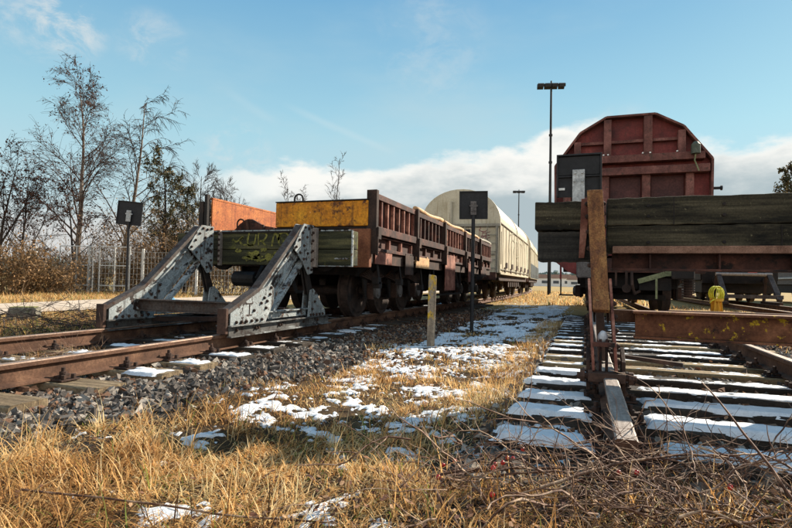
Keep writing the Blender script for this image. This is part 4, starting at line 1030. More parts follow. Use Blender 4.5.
# --- cream rounded wagons
def cream_wagon(yn, length, label, second=False):
    cx, a = centre1(yn + 2.5); cx2, a2 = centre1(yn + length - 2.5)
    ang = math.atan2(-(cx2 - cx), length - 5)
    x0 = cx + math.sin(ang) * 2.5
    root = empty('covered_wagon', (x0, yn, .16), label, 'freight wagon', 'cream round roofed wagons behind the brown wagon', rz=ang)
    H0, HE, HT, hw = .98, 2.80, 4.06, 1.47
    def prof(hw_=hw, top=HT, e=HE, bot=H0, n=20):
        P_ = [(hw_, bot), (hw_, e)] + [(hw_ * math.cos(t), e + (top - e) * math.sin(t) ** .92) for t in np.linspace(0, math.pi, n)[1:-1]] + [(-hw_, e), (-hw_, bot)]
        return P_
    b = MB(); b.prism(prof(), .30, length - .30, 'y'); bd = b.build('hood', M['cream'], root)
    b = MB()      # end rims and hood joints
    for q, w_ in ((.16, .14), (length / 2 - .05, .1), (length - .30, .14)):
        b.prism(prof(hw + .03, HT + .03), q, q + w_, 'y')
    b.each('hood_rim', M['cream'], root, bevel=.01)
    b = MB()
    for s in (-1, 1):
        for q in np.arange(1.0, length - .8, .95): b.box(s * hw - .012 if s > 0 else -hw - .02, s * hw + .02 if s > 0 else -hw + .012, q, q + .05, 1.02, HE)
        b.box(s * (hw + .012) - .03, s * (hw + .012) + .03, .3, length - .3, .93, 1.02)
    b.each('side_rib', M['cream'], bd, bevel=.004)
    b = MB()
    for s_ in (-1, 1):
        b.box(s_ * (hw + .03) - .015, s_ * (hw + .03) + .015, .3, length - .3, HE + .0, HE + .035)
        b.box(s_ * (hw + .03) - .012, s_ * (hw + .03) + .012, .3, length - .3, 1.10, 1.14)
    b.each('side_rail', M['cream_dark'], bd, bevel=.003)
    b = MB()
    for q in np.arange(1.4, length - 1, 1.9): b.box(hw + .021, hw + .06, q, q + .10, 1.0, 1.22); b.box(hw + .021, hw + .045, q + .5, q + .9, 1.20, 1.42)
    b.each('latch', M['rust_brown'], bd, bevel=.003)
    if second:
        b = MB()
        for q in np.arange(.4, length - .6, 1.2): b.box(hw + .021, hw + .05, q, q + 1.1, .95, 1.85)
        b.each('lower_panel', M['teal_dark'], root, bevel=.01)
    # end wall
    b = MB(); b.box(-hw + .04, hw - .04, .02, .155, H0, 2.62); b.build('end_wall', M['cream'], root, bevel=.006)
    b = MB(); b.box(-hw - .05, hw + .05, -.05, .10, 2.66, 2.76)
    for q in (-1.40, 1.40): b.box(q - .05, q + .05, -.04, .02, H0, 2.66)
    b.box(.20, .26, -.02, .02, H0, 2.66)
    b.box(.25, 1.4, -.02, .018, 1.62, 1.68)
    b.build('end_frame', M['cream_dark'], root, bevel=.006)
    b = MB(); b.cyl((-.38, .10, 2.78), (-.38, .10, 3.62), .10, 12); b.build('vent_pipe', M['cream'], root, smooth=False)
    b = MB()
    for z in np.arange(1.15, 2.6, .3): b.cyl((1.05, -.07, z), (1.40, -.07, z), .013, 6)
    b.cyl((1.05, -.07, 1.0), (1.05, -.07, 2.65), .016, 6); b.cyl((1.40, -.07, 1.0), (1.40, -.07, 2.65), .016, 6)
    b.cyl((hw + .04, .35, 1.3), (hw + .04, .35, 2.5), .015, 6)
    b.build('ladder', M['cream_dark'], root)
    b = MB(); b.box(-1.35, 1.35, -.05, length + .05, .80, .97); b.box(-1.4, 1.4, -.16, -.05, .72, 1.0); b.box(-1.4, 1.4, length + .05, length + .16, .72, 1.0); b.build('underframe', M['rust_brown'], root, bevel=.006)
    for s in (-1, 1):
        b = MB(); b.cyl((s * .875, -.62, .90), (s * .875, -.16, .90), .09, 10); b.cyl((s * .875, -.68, .90), (s * .875, -.62, .90), .20, 18); b.build('buffer', M['rust_black'], root)
    b = MB()
    for q in np.arange(3.8, length - 3.6, .8): b.box(1.15, 1.35, q, q + .35, .45, .80)
    b.box(-.8, .8, length / 2 - 1, length / 2 + 1, .35, .8); b.box(1.30, 1.40, .6, length - .6, .70, .80)
    b.each('brake_gear', M['rust_dark'], root, bevel=.004)
    bogie(root, 0, (1.6, 3.4), 1.0, .45); bogie(root, 0, (length - 3.4, length - 1.6), 1.0, .45)
    return root, bd, hw
c1, c1b, hw = cream_wagon(19.1, 12.0, 'cream wagon with high rounded roof and graffiti, next behind the brown wagon')
c2, c2b, hw = cream_wagon(32.3, 12.0, 'farthest cream rounded wagon with dark grey lower panels at the train tail', second=True)
# writing and placards on the first cream wagon
b = MB(); b.box(.12, .42, -.015, .0, 2.16, 2.56); b.build('warning_placard', M['black_metal'], c1)
b = MB(); b.add([(.20, -.018, 2.36), (.36, -.018, 2.36), (.28, -.018, 2.50)], [(0, 1, 2)]); b.build('warning_triangle', M['warn_yellow'], c1, fix=False)
b = MB(); b.cyl((.28, -.019, 2.26), (.28, -.016, 2.26), .06, 16); b.build('round_badge', M['warn_red'], c1)
b = MB(); b.cyl((.28, -.022, 2.26), (.28, -.0195, 2.26), .03, 12); b.build('badge_centre', M['white'], c1)
b = MB()
zz = lambda x, y: (.70 + (x - 250) * .0090, 2.70 - (y - 195) * .0088)
for st_ in ([(250, 196), (262, 205), (256, 215), (275, 222), (290, 212)], [(268, 228), (300, 222)], [(272, 218), (266, 250), (280, 238), (290, 255)], [(285, 225), (282, 248), (300, 245)], [(262, 240), (298, 236)]):
    stroke(b, [zz(*p) for p in st_], .022, .014)
b.build('graffiti', M['graf_red'], c1, fix=False)
b = MB(); b2 = MB()
def side_stroke(b, pts, w, x):
    bb = MB(); stroke(bb, pts, w, 0); b.add([(x, v[0], v[2]) for v in bb.v], bb.f)
for st_ in ([(3.6, 1.4), (3.7, 2.3), (4.5, 2.5), (5.0, 2.3), (4.4, 1.9), (4.2, 1.4)], [(5.4, 1.3), (5.5, 2.4), (6.4, 2.5), (6.6, 1.9), (5.7, 1.8), (6.7, 1.3)], [(7.2, 1.4), (7.3, 2.5), (8.3, 2.4), (8.4, 1.5), (7.4, 1.3)], [(3.2, 1.2), (3.3, 2.65), (9.0, 2.7), (9.2, 1.25), (3.4, 1.15)]):
    side_stroke(b, st_, .06, hw + .0225)
b.build('side_graffiti', M['graf_green'], c1, fix=False)

# --- red hopper wagon
OX, OY, OZ = CX2, 12.0, .16
rw = empty('hopper_wagon', (OX, OY, OZ), 'dark red hopper wagon with ribbed angular end wall behind the right buffer stop', 'freight wagon')
xc = .885 - OX
prf = [(1.50, 2.1), (1.515, 3.20), (1.00, 3.90), (.475, 4.20), (-.475, 4.20), (-1.00, 3.90), (-1.515, 3.20), (-1.50, 2.1)]
body = [(xc + a, z) for a, z in prf] + [(xc - .9, 1.25), (xc + .9, 1.25)]
b = MB(); b.prism(body, .20, 11.8, 'y'); rb = b.build('hopper_body', M['red_paint'], rw)
# rim strip around the profile
rimp = prf
b = MB()
for i in range(len(rimp) - 1):
    p, q = rimp[i], rimp[i + 1]
    dx_, dz_ = q[0] - p[0], q[1] - p[1]; ll = math.hypot(dx_, dz_); n_ = (dz_ / ll * -.022, dx_ / ll * .022)
    P4 = [(xc + p[0] + n_[0], p[1] + n_[1]), (xc + q[0] + n_[0], q[1] + n_[1]), (xc + q[0] - n_[0], q[1] - n_[1]), (xc + p[0] - n_[0], p[1] - n_[1])]
    b.prism(P4, .01, .205, 'y')
b.build('rim', M['red_rib'], rw, bevel=.003)
def rbx(b, X0, X1, z0, z1, y0, y1): b.box(X0 - OX, X1 - OX, y0, y1, z0 - OZ, z1 - OZ)
def roofz(X):
    a = abs(X - .885); P_ = [(0, 4.20), (.475, 4.20), (1.0, 3.90), (1.515, 3.20)]
    for (x0, z0), (x1, z1) in zip(P_, P_[1:]):
        if a <= x1: return z0 + (z1 - z0) * (a - x0) / (x1 - x0) + OZ - .03
    return 3.3
for X0, X1 in ((-.24, -.10), (.36, .51), (1.14, 1.30), (1.78, 1.92)):
    b = MB(); zt = min(roofz(X0), roofz(X1)); rbx(b, X0, X1, 3.50, zt, .02, .199); b.build('upper_rib', M['red_rib'], rw, bevel=.005)
b = MB(); 
for X0, X1 in ((-.10, .36), (.51, 1.14), (1.30, 1.78)): rbx(b, X0, X1, 3.80, 3.86, .10, .199)
b.each('thin_rail', M['red_rib'], rw, bevel=.003)
b = MB(); rbx(b, -.49, 2.26, 3.36, 3.51, -.04, .199); b.build('end_beam', M['red_rib'], rw, bevel=.006)
b = MB(); rbx(b, -.60, 2.34, 3.09, 3.25, -.06, .199); b.build('end_beam', M['red_rib'], rw, bevel=.006)
for X0, X1 in ((-.46, -.30), (.32, .47), (1.11, 1.27), (1.92, 2.07)):
    b = MB(); rbx(b, X0, X1, 2.0, 3.09, .03, .199); b.build('lower_rib', M['red_rib'], rw, bevel=.005)
b = MB()
for X0, X1 in ((-.28, .30), (.49, 1.09), (1.29, 1.90)): rbx(b, X0, X1, 2.0, 3.07, .15, .197)
b.each('lower_panel', M['maroon'], rw, bevel=.003)
b = MB()
for X in (.43, .34, 1.10, 1.24, 1.74, -.2): rbx(b, X, X + .03, 3.525, 3.55, -.03, .01)
b.each('rivet', M['white'], rw)
b = MB(); b.cyl((2.07 - OX, -.13, 3.28), (2.07 - OX, -.13, 3.46), .085, 14); b.cyl((2.07 - OX, -.13, 3.46), (2.07 - OX, -.13, 3.52), .085, 14, r2=.04); b.box(2.05 - OX, 2.09 - OX, -.1, 0, 3.36, 3.40)
lb_ = b.build('tail_lamp', M['lamp_grey'], rw)
b = MB(); b.tube([(2.07 - OX, -.13, 3.27), (2.05 - OX, -.13, 3.15), (2.10 - OX, -.12, 3.02), (2.13 - OX, -.12, 2.93)], .014, 6); b.build('hook', M['lever_green'], lb_)
b = MB(); b.cyl((2.40 - OX, .05, 2.60), (2.54 - OX, .05, 2.60), .03, 8); b.cyl((2.54 - OX, .05, 2.60), (2.57 - OX, .05, 2.60), .05, 8); b.build('side_handle', M['black_metal'], rw)
b = MB(); b.box(-1.35, 1.35, -.05, .20, .88, 1.18); b.box(-1.2, 1.2, .2, 11.8, .95, 1.15)
b.prism([(.2, 1.15), (.2, 2.1), (1.5, 1.15)], -1.1, -1.0); b.prism([(.2, 1.15), (.2, 2.1), (1.5, 1.15)], 1.0, 1.1)
b.build('underframe', M['rust_brown'], rw, bevel=.006)
b = MB(); b.prism([(-1.55, 1.12), (-1.10, 1.12), (-1.0, .80), (-1.25, .88)], -.12, -.06, 'y'); b.box(-1.42, -1.38, -.1, -.05, .72, 1.12); b.build('corner_step', M['red_paint'], rw, bevel=.004)
b = MB(); b.box(-1.45, -1.15, .3, .6, .36, .39); b.box(-1.43, -1.40, .4, .44, .39, .9); b.build('foot_step', M['rust_black'], rw, bevel=.003)
for s in (-1, 1):
    b = MB(); b.cyl((s * .875, -.5, .92), (s * .875, -.05, .92), .10, 12); b.box(s * .875 - .2, s * .875 + .2, -.56, -.50, .75, 1.09)
    b.build('buffer', M['axle_cap'] if s < 0 else M['rust_black'], rw, bevel=.03)
b = MB(); b.bar((.12, -.12, .70), (.62, -.10, .86), .03, .10, (0, 0, 1)); b.bar((.62, -.10, .865), (1.0, -.10, .865), .03, .10, (0, 0, 1)); b.bar((.46, -.12, .35), (.46, -.12, .78), .04, .03, (0, 1, 0)); b.build('brake_lever', M['lever_green'], rw, bevel=.003)
b = MB()
for q in range(9): b.cyl((1.05, .0, .42 + q * .05), (1.05, .0, .445 + q * .05), .12, 14)
b.cyl((1.05, 0, .4), (1.05, 0, .9), .08, 10); b.build('coil_spring', M['rust_dark'], rw)
b = MB(); b.tube([(.0, -.1, .9), (.0, -.25, .62), (.05, -.2, .45), (.15, -.05, .5)], .03, 8); b.bar((-.1, -.1, .55), (-.1, -.1, .95), .05, .05, (0, 1, 0)); b.cyl((-.1, -.15, .55), (-.1, -.05, .55), .09, 10); b.bar((-.3, -.1, .6), (-.3, -.1, 1.0), .04, .04, (0, 1, 0))
b.box(-.05, .55, .5, 1.0, .6, .8); b.cyl((.2, 1.2, .85), (1.0, 1.2, .85), .13, 14); b.each('coupling', M['rust_dark'], rw, bevel=.003)
b = MB(); b.prism([(-.95, .34), (.95, .34), (1.1, 1.6), (-1.1, 1.6)], 4.2, 7.6, 'y'); b.build('discharge_chute', M['rust_black'], rw, bevel=.01)
b = MB(); b.box(-1.0, .9, .25, .5, .55, .87); b.box(-.7, .75, .8, 3.6, .30, .42); b.box(.15, .75, -.0, .24, .52, .78); b.cyl((-.9, .1, .62), (-.35, .1, .62), .14, 12); b.build('brake_rigging', M['rust_black'], rw, bevel=.006)
bogie(rw, 0, (1.3, 3.1), 1.0, .46); bogie(rw, 0, (8.9, 10.7), 1.0, .46)

# --- dark low wagon on the far right track
dw = empty('flat_wagon', (CX3 + .2, 25.6, .16), 'low dark flat wagon standing beyond the far right buffer stop', 'freight wagon')
b = MB(); b.box(-1.4, 1.4, 0, 14, .92, 1.28); b.box(-1.35, 1.35, -.1, .02, .78, 1.30); b.build('deck', M['rust_black'], dw, bevel=.01)
b = MB(); b.box(-1.3, 1.3, .1, .16, 1.28, 2.0); b.box(-1.3, 1.3, 13.8, 13.9, 1.28, 2.0); b.each('end_board', M['rust_dark'], dw, bevel=.01)
b = MB(); b.box(-1.3, 1.3, .3, 13.6, .38, .915); b.build('equipment_box', M['rust_black'], dw, bevel=.02)
for s in (-1, 1):
    b = MB(); b.cyl((s * .875, -.6, .92), (s * .875, -.1, .92), .09, 12); b.cyl((s * .875, -.66, .92), (s * .875, -.6, .92), .2, 16); b.build('buffer', M['rust_black'], dw)
bogie(dw, 0, (1.4, 3.2), 1.0, .46); bogie(dw, 0, (10.8, 12.6), 1.0, .46)
# second dark wagon on a fourth track, its side visible under the beam
dw2 = empty('flat_wagon', (CX3 + 6.2, 27.0, .16), 'grey sided low wagon at the right edge beyond the far buffer stop', 'freight wagon')
b = MB(); b.box(-1.4, 1.4, 0, 16, .85, 1.9); b.build('side_wall', M['axle_cap'], dw2, bevel=.01)
b = MB(); b.box(-1.3, 1.3, .3, 15.6, .38, .845); b.build('equipment_box', M['rust_black'], dw2, bevel=.02)
b = MB(); b.box(-1.5, 1.5, -.06, 16.1, 1.15, 1.25); b.box(-1.35, 1.35, -.1, 0, .7, .95); b.build('wale', M['galv'], dw2, bevel=.01)
for s in (-1, 1):
    b = MB(); b.cyl((s * .875, -.6, .92), (s * .875, -.1, .92), .09, 12); b.cyl((s * .875, -.66, .92), (s * .875, -.6, .92), .2, 16); b.build('buffer', M['rust_black'], dw2)
bogie(dw2, 0, (1.4, 3.2), 1.0, .46); bogie(dw2, 0, (12.0, 13.8), 1.0, .46)

# ------------------------------------------------------------------ signs and posts
def stop_sign(loc, rz, tilt, label, zc, half=.25, post=.028):
    o = empty('stop_signal', loc, label, 'signal board', rz=rz)
    g0 = -.08
    b = MB(); b.cyl((0, 0, g0 - .2), (0, 0, zc - .02), post, 12); b.build('post', M['black_metal'], o)
    b = MB(); c, s = math.cos(tilt), math.sin(tilt)
    def rt(x, z): return (x * c - z * s, zc + x * s + z * c)
    b.prism([rt(-half, -half), rt(half, -half), rt(half, half), rt(-half, half)], .034, .050, 'y')
    for (x0, x1, z0, z1) in ((-half, half, half - .02, half), (-half, half, -half, -half + .02), (-half, -half + .02, -half + .021, half - .021), (half - .02, half, -half + .021, half - .021)):
        b.prism([rt(x0, z0), rt(x1, z0), rt(x1, z1), rt(x0, z1)], .018, .0335, 'y')
    bo = b.build('board', M['black_metal'], o, bevel=.002)
    b = MB(); b.prism([rt(-.05, -half * .72), rt(.05, -half * .72), rt(.05, .06), rt(-.05, .06)], -.032, -.026, 'y')
    for q in (-.11, .02):
        for e in (-.025, .025): p = rt(e, q); b.cyl((p[0], -.032, p[1]), (p[0], -.045, p[1]), .010, 6)
    b.bar((*[rt(-.07, -.02)[0]], 0, rt(-.07, -.02)[1]), (rt(.07, -.02)[0], 0, rt(.07, -.02)[1]), .06, .03); b.build('bracket', M['galv'] if half > .26 else M['axle_cap'], o, bevel=.002)
    return o
stop_sign((-9.75, 9.2, 0), YAW + .15, -.07, 'tilted square black signal board on a thin post left of the grey buffer stop', 2.19, .27)
stop_sign((-1.83, 9.05, 0), YAW * .6, .01, 'square black signal board on a post in the snow before the cream wagon', 2.12, .245, .032)
# sign mounted on the right stop
o = empty('stop_signal', (-.055, 4.78, 1.2), 'square black signal board bolted on a galvanised plate behind the right timber beam', 'signal board', rz=.0)
b = MB(); b.box(-.185, .185, .03, .05, .33, .70); b.box(-.185, .185, .012, .03, .50, .515); b.box(-.185, .185, .0, .03, .685, .70); b.box(-.185, -.17, .0, .03, .335, .685); b.box(.17, .185, .0, .03, .335, .685); b.box(-.17, .17, .018, .03, .52, .68)
b.build('board', M['black_metal'], o, bevel=.002)
b = MB(); b.box(-.052, .048, -.012, .0, .0, .56); 
for e in (-.03, .028):
    for q in (.53, .46): b.cyl((e, -.012, q), (e, -.024, q), .010, 6)
b.build('bracket', M['galv'], o, bevel=.002)
b = MB(); b.box(-.165, -.115, .018, .029, .39, .41); b.build('sticker', M['white'], o)

# wooden marker post
o = empty('marker_post', (-1.88, 6.65, -.1), 'short square wooden post with yellow paint standing at the grass edge', 'post')
b = MB(); b.prism([(-.05, -.1), (.05, -.1), (.052, .93), (.045, .95), (-.046, .965), (-.05, .94)], -.03, .03, 'y'); p_ = b.build('post_shaft', M['post_wood'], o, bevel=.006); o.rotation_euler = (0, R(.6), .25)

# light masts
def mast(loc, h, label, heads, w, rz):
    o = empty('light_mast', loc, label, 'light mast', 'tall yard light masts', rz=rz)
    b = MB(); b.cyl((0, 0, -.3), (0, 0, h * .3), .14, 12, r2=.12); b.cyl((0, 0, h * .3), (0, 0, h), .115, 12, r2=.075)
    for q in (.3, .62, .75): b.cyl((0, 0, h * q), (0, 0, h * q + .15), .14, 12)
    b.build('pole', M['black_metal'], o)
    b = MB(); b.box(-w / 2, w / 2, -.06, .06, h - .12, h); b.cyl((0, 0, h), (0, 0, h + .25), .06, 8); cr = b.build('cross_arm', M['black_metal'], o)
    for i in range(heads):
        x = -w / 2 + w * (i + .5) / heads; ww = w / heads * .44
        b = MB(); b.prism([(-.30, h - .30), (-.34, h - .08), (-.10, h + .06), (-.06, h - .12)], x - ww, x + ww); b.build('floodlight', M['black_metal'], cr)
        b = MB(); b.prism([(.30, h - .30), (.34, h - .08), (.10, h + .06), (.06, h - .12)], x - ww, x + ww); b.build('floodlight', M['black_metal'], cr)
    return o
mast((-2.54, 41.6, 0), 16.1, 'nearer tall dark light mast rising left of the red hopper wagon', 4, 2.1, YAW * .7)
mast((-10.4, 88.9, 0), 16.1, 'smaller distant light mast above the cream wagons', 3, 2.0, YAW * .7)

# concrete block
o = empty('concrete_block', (-9.6, 6.8, -.06), 'mossy concrete block lying on the verge at the left edge', 'block', rz=YAW + .35)
b = MB(); b.prism([(-.23, 0), (.23, 0), (.22, .21), (-.20, .215)], -.17, .17, 'y'); b.build('block_body', M['concrete'], o, bevel=.015)
b = MB(); b.box(-.20, .19, -.14, .15, .217, .228); b.build('moss_top', mat('moss', [(.3, (.10, .11, .03)), (.7, (.24, .22, .08))], 8, .9), o, bevel=.004)

# yellow coil
o = empty('hose_coil', (4.22, 20.6, -.06), 'bright yellow coil hung over an amber stand beside the far right track', 'hose coil', rz=YAW + .3)
b = MB()
for k in range(7):
    r0 = .24 - .012 * (k % 3); P_ = [(math.cos(t) * r0 * (1 + .04 * math.sin(3 * t + k)), -.08 + k * .028 + .01 * math.sin(2 * t + k), .62 + math.sin(t) * r0 * 1.0) for t in np.linspace(0, 2 * math.pi, 21)[:-1]]
    b.tube(P_, .018, 6, closed=True)
for k in range(5):
    x = -.16 + .08 * k; b.tube([(x * .6, -.11, .80 + .02 * math.cos(k)), (x, -.13, .6), (x * 1.1, -.12, .40)], .016, 6)
b.tube([(-.2, -.1, .42), (-.34, -.12, .38), (-.40, -.1, .30)], .018, 6); b.build('coiled_hose', M['hose_yellow'], o, smooth=True)
b = MB()
for k in range(9):
    x = -.20 + .05 * k; b.tube([(x * .85, -.1 + .04 * (k % 3), .44), (x * 1.05, -.12 + .06 * (k % 3), .2), (x * 1.2, -.13 + .08 * (k % 3), .0)], .020, 6)
b.cyl((0, 0, .36), (0, 0, .45), .20, 16); b.box(-.14, .14, -.06, .1, .0, .4); b.build('stand', M['amber'], o, smooth=False)

# little litter
o = empty('plastic_litter', (-3.95, 8.1, .02), 'crumpled blue and yellow plastic scrap beside the wagon wheel', 'litter')
def crumple(seed, s, parent, mt, dx=0):
    v, f = ico(); r_ = np.random.default_rng(seed); v = v * (1 + r_.uniform(-.4, .4, (12, 1))) * np.array([s, s * .6, s * .5]) + np.array([dx, 0, s * .4])
    np_mesh('crumpled_sheet', v, f, mt, parent)
crumple(1, .10, o, M['blue_plastic'], -.05); crumple(2, .08, o, M['warn_yellow'], .10)
o = empty('plastic_litter', (-11.75, 12.8, .0), 'pale blue plastic scrap on the path behind the grey buffer stop', 'litter'); crumple(3, .18, o, M['blue_plastic']); crumple(4, .12, o, M['white'], .2)
o = empty('snow_lump', (.118, 3.93, .335), 'small lump of snow caught between the rusty plates of the strut foot', 'snow')
v, f = ico(); v = v * (1 + rng.uniform(-.38, .30, (12, 1))) * np.array([.052, .045, .058]) + np.array([0, 0, .08])
so = np_mesh('snow_ball', v, f, M['snow'], o, smooth=True); ss = so.modifiers.new('s', 'SUBSURF'); ss.levels = ss.render_levels = 2

# ------------------------------------------------------------------ trees
class Skel:
    def __init__(s): s.pl = []          # polylines (points array, r0, r1)
    def mesh(s, sides=4):
        V = []; F = []; off = 0
        for P_, r0, r1 in s.pl:
            n = len(P_); d = np.gradient(P_, axis=0); d /= np.linalg.norm(d, axis=1, keepdims=True) + 1e-9
            a = np.cross(d, np.array([.31, .77, .2])); a /= np.linalg.norm(a, axis=1, keepdims=True) + 1e-9; b_ = np.cross(d, a)
            rr = np.linspace(r0, r1, n)[:, None, None]; k = sides if r0 > .02 else 3
            k = 8 if r0 > .08 else k
            t = np.arange(k) * 2 * np.pi / k
            ring = P_[:, None] + (a[:, None] * np.cos(t)[None, :, None] + b_[:, None] * np.sin(t)[None, :, None]) * rr
            V.append(ring.reshape(-1, 3)); i = np.arange(n - 1)[:, None] * k; j = np.arange(k)[None]
            F.append(np.stack([i + j, i + (j + 1) % k, i + k + (j + 1) % k, i + k + j], 2).reshape(-1, 4) + off); off += n * k
        return np.concatenate(V), np.concatenate(F)

def grow_line(p, d, L, n, wob, grav, r):
    P_ = [np.array(p, float)]; d = np.array(d, float); d /= np.linalg.norm(d)
    for i in range(n):
        d = d + r.normal(0, wob, 3) + np.array([0, 0, grav]); d /= np.linalg.norm(d); P_.append(P_[-1] + d * L / n)
    return np.array(P_)

def side_dir(d, ang, az):
    d = d / np.linalg.norm(d); a = np.cross(d, [0, 0, 1.0]); 
    if np.linalg.norm(a) < .05: a = np.array([1., 0, 0])
    a /= np.linalg.norm(a); b_ = np.cross(d, a)
    return d * math.cos(ang) + (a * math.cos(az) + b_ * math.sin(az)) * math.sin(ang)

def tree(name, loc, h, seed, label, cat='tree', lean=(0, 0), spread=.33, limbs=16, sub=8, twigs=7, droop=-.04, r0=.16, start=.25, group=None,
         leaf=None, leafn=0, leafsize=.05, fork=0, bias=(0, 0), twigr=.008, matn=('bark', 'twig'), upang=(.5, .9)):
    r = np.random.default_rng(seed); T = Skel(); B = Skel(); ends = []
    root = empty(name, loc, label, cat, group)
    mains = []
    tr = grow_line((0, 0, -.2), (lean[0], lean[1], 1), h, 14, .035, .02, r); T.pl.append((tr, r0, r0 * .12)); mains.append((tr, r0, 1.0))
    for k in range(fork):
        i = 3 + k * 2; d = side_dir(tr[i + 1] - tr[i], .45, r.uniform(0, 6.28)); q = grow_line(tr[i], d, h * (.62 - .08 * k), 12, .05, .05, r); T.pl.append((q, r0 * .55, r0 * .08)); mains.append((q, r0 * .55, .75))
    for tr_, rr, sc in mains:
        n = len(tr_)
        for k in range(int(limbs * sc)):
            t = start + (1 - start) * (k + r.random()) / (limbs * sc); fi = min(n - 1.001, t * (n - 1)); i = int(fi); p = tr_[i] + (tr_[i + 1] - tr_[i]) * (fi - i)
            L1 = h * spread * (1.15 - t * .75) * r.uniform(.7, 1.2) * sc
            d = side_dir(tr_[i + 1] - tr_[i], r.uniform(*upang), r.uniform(0, 6.28)) + np.array([bias[0], bias[1], 0])
            q = grow_line(p, d, L1, 8, .07, .02 + droop * .3, r); rb = max(.010, rr * (1 - t) * .32 + .010); B.pl.append((q, rb, rb * .25))
            for m_ in range(sub):
                u = .2 + .8 * (m_ + r.random()) / sub; fj = min(7.999, u * 8); j = int(fj); p2 = q[j] + (q[j + 1] - q[j]) * (fj - j)
                d2 = side_dir(q[j + 1] - q[j], r.uniform(.4, .9), r.uniform(0, 6.28)); L2 = L1 * r.uniform(.25, .5) * (1.2 - u * .5)
                q2 = grow_line(p2, d2, L2, 5, .10, droop, r); B.pl.append((q2, twigr * 1.6, twigr * .7))
                for m2 in range(twigs):
                    u2 = .2 + .8 * r.random(); j2 = int(u2 * 4.99); p3 = q2[j2] + (q2[j2 + 1] - q2[j2]) * (u2 * 4.99 - j2)
                    d3 = side_dir(q2[j2 + 1] - q2[j2], r.uniform(.3, .9), r.uniform(0, 6.28)); q3 = grow_line(p3, d3, L2 * r.uniform(.35, .8), 3, .12, droop * 2.2, r)
                    B.pl.append((q3, twigr, twigr * .5)); ends.append(q3[-1]); ends.append(q3[1])
    v, f = T.mesh(8); np_mesh('trunk', v, f, M[matn[0]], root, smooth=True)
    v, f = B.mesh(4); cr = np_mesh('crown', v, f, M[matn[1]], root)
    if leafn:
        e = np.array(ends); k = r.integers(0, len(e), leafn); p = e[k] + r.normal(0, .06, (leafn, 3))
        lvv, lff, tt = leaves(p[:, 0], p[:, 1], p[:, 2], r.uniform(.6, 1.3, leafn) * leafsize, r.random(leafn), up=0)
        np_mesh('foliage', lvv, lff, M[leaf], root, tint=tt)
    return root

tree('birch_tree', (-25.4, 20.7, 0), 10.9, 5, 'tallest bare birch with fine twigs at the left of the picture', spread=.38, limbs=26, sub=10, twigs=10, droop=-.07, r0=.17, twigr=.008, matn=('bark_pale', 'twig_warm'), upang=(.45, .75), start=.22, lean=(.02, .03), leaf='red_leaf', leafn=2600, leafsize=.05)
tree('birch_tree', (-23.6, 21.6, 0), 10.4, 9, 'second bare tree leaning right with drooping branches beside the birch', spread=.38, limbs=20, sub=8, twigs=7, droop=-.13, r0=.15, matn=('bark_pale', 'twig'), start=.2, lean=(.12, .05), bias=(.35, .15), twigr=.010)
tree('bare_tree', (-28.7, 18.9, 0), 7.0, 13, 'thin many stemmed bare tree with dark leaves at the left edge', spread=.42, limbs=14, sub=6, twigs=5, droop=.0, r0=.10, start=.15, leaf='red_leaf', leafn=700, leafsize=.07, fork=2, upang=(.3, .6))
tree('bare_tree', (-28.0, 19.6, 0), 6.2, 15, 'low spreading bare tree left of the birch trunk', spread=.45, limbs=12, sub=6, twigs=5, droop=.0, r0=.08, start=.1, leaf='red_leaf', leafn=650, leafsize=.07, fork=2)
tree('bare_tree', (-23.9, 19.4, 0), 5.4, 17, 'low reddish twiggy tree between the two birch trunks', spread=.45, limbs=14, sub=6, twigs=5, droop=-.02, r0=.08, start=.1, leaf='red_leaf', leafn=900, leafsize=.06)
tree('evergreen_tree', (-19.6, 20.6, 0), 6.6, 19, 'ivy green shaggy tree behind the tilted black signal board', spread=.30, limbs=22, sub=6, twigs=5, droop=.03, r0=.12, start=.08, leaf='green_leaf', leafn=3600, leafsize=.055)
tree('evergreen_tree', (-18.9, 21.4, 0), 5.4, 23, 'dark green leafy tree right of the shaggy ivy tree', spread=.30, limbs=20, sub=6, twigs=5, droop=.03, r0=.12, start=.08, leaf='green_leaf', leafn=2800, leafsize=.055)
tree('bare_tree', (-28.4, 34.1, 0), 9.0, 29, 'round crowned bare tree rising left of the orange wagon wall', spread=.40, limbs=22, sub=9, twigs=7, droop=.02, r0=.16, start=.2, fork=1, twigr=.011)
tree('bare_tree', (-26.4, 34.6, 0), 8.2, 31, 'paler bare tree just above the orange wagon wall', spread=.40, limbs=22, sub=9, twigs=7, droop=.02, r0=.15, start=.2, fork=1, twigr=.011)
tree('bare_tree', (-31.8, 52.3, 0), 11.6, 37, 'small bare tree top showing above the yellow end plate', spread=.30, limbs=14, sub=6, twigs=5, droop=.01, r0=.14, start=.3, twigr=.016)
tree('bare_tree', (-19.9, 40.7, 0), 11.2, 41, 'slender bare tree poking up behind the brown wagon side', spread=.24, limbs=14, sub=5, twigs=4, droop=.02, r0=.11, start=.3, twigr=.012, upang=(.35, .6))
tree('bare_tree', (-24.5, 44.0, 0), 8.8, 43, 'faint bare tree between the yellow plate and the slender tree', spread=.30, limbs=12, sub=6, twigs=5, droop=.02, r0=.12, start=.3, twigr=.014)
tree('bare_tree', (23.9, 72.3, 0), 14.6, 47, 'bare tree at the right edge above the timber beam', spread=.30, limbs=18, sub=8, twigs=7, droop=.0, r0=.2, start=.3, twigr=.03, leaf='green_leaf', leafn=2500, leafsize=.16)

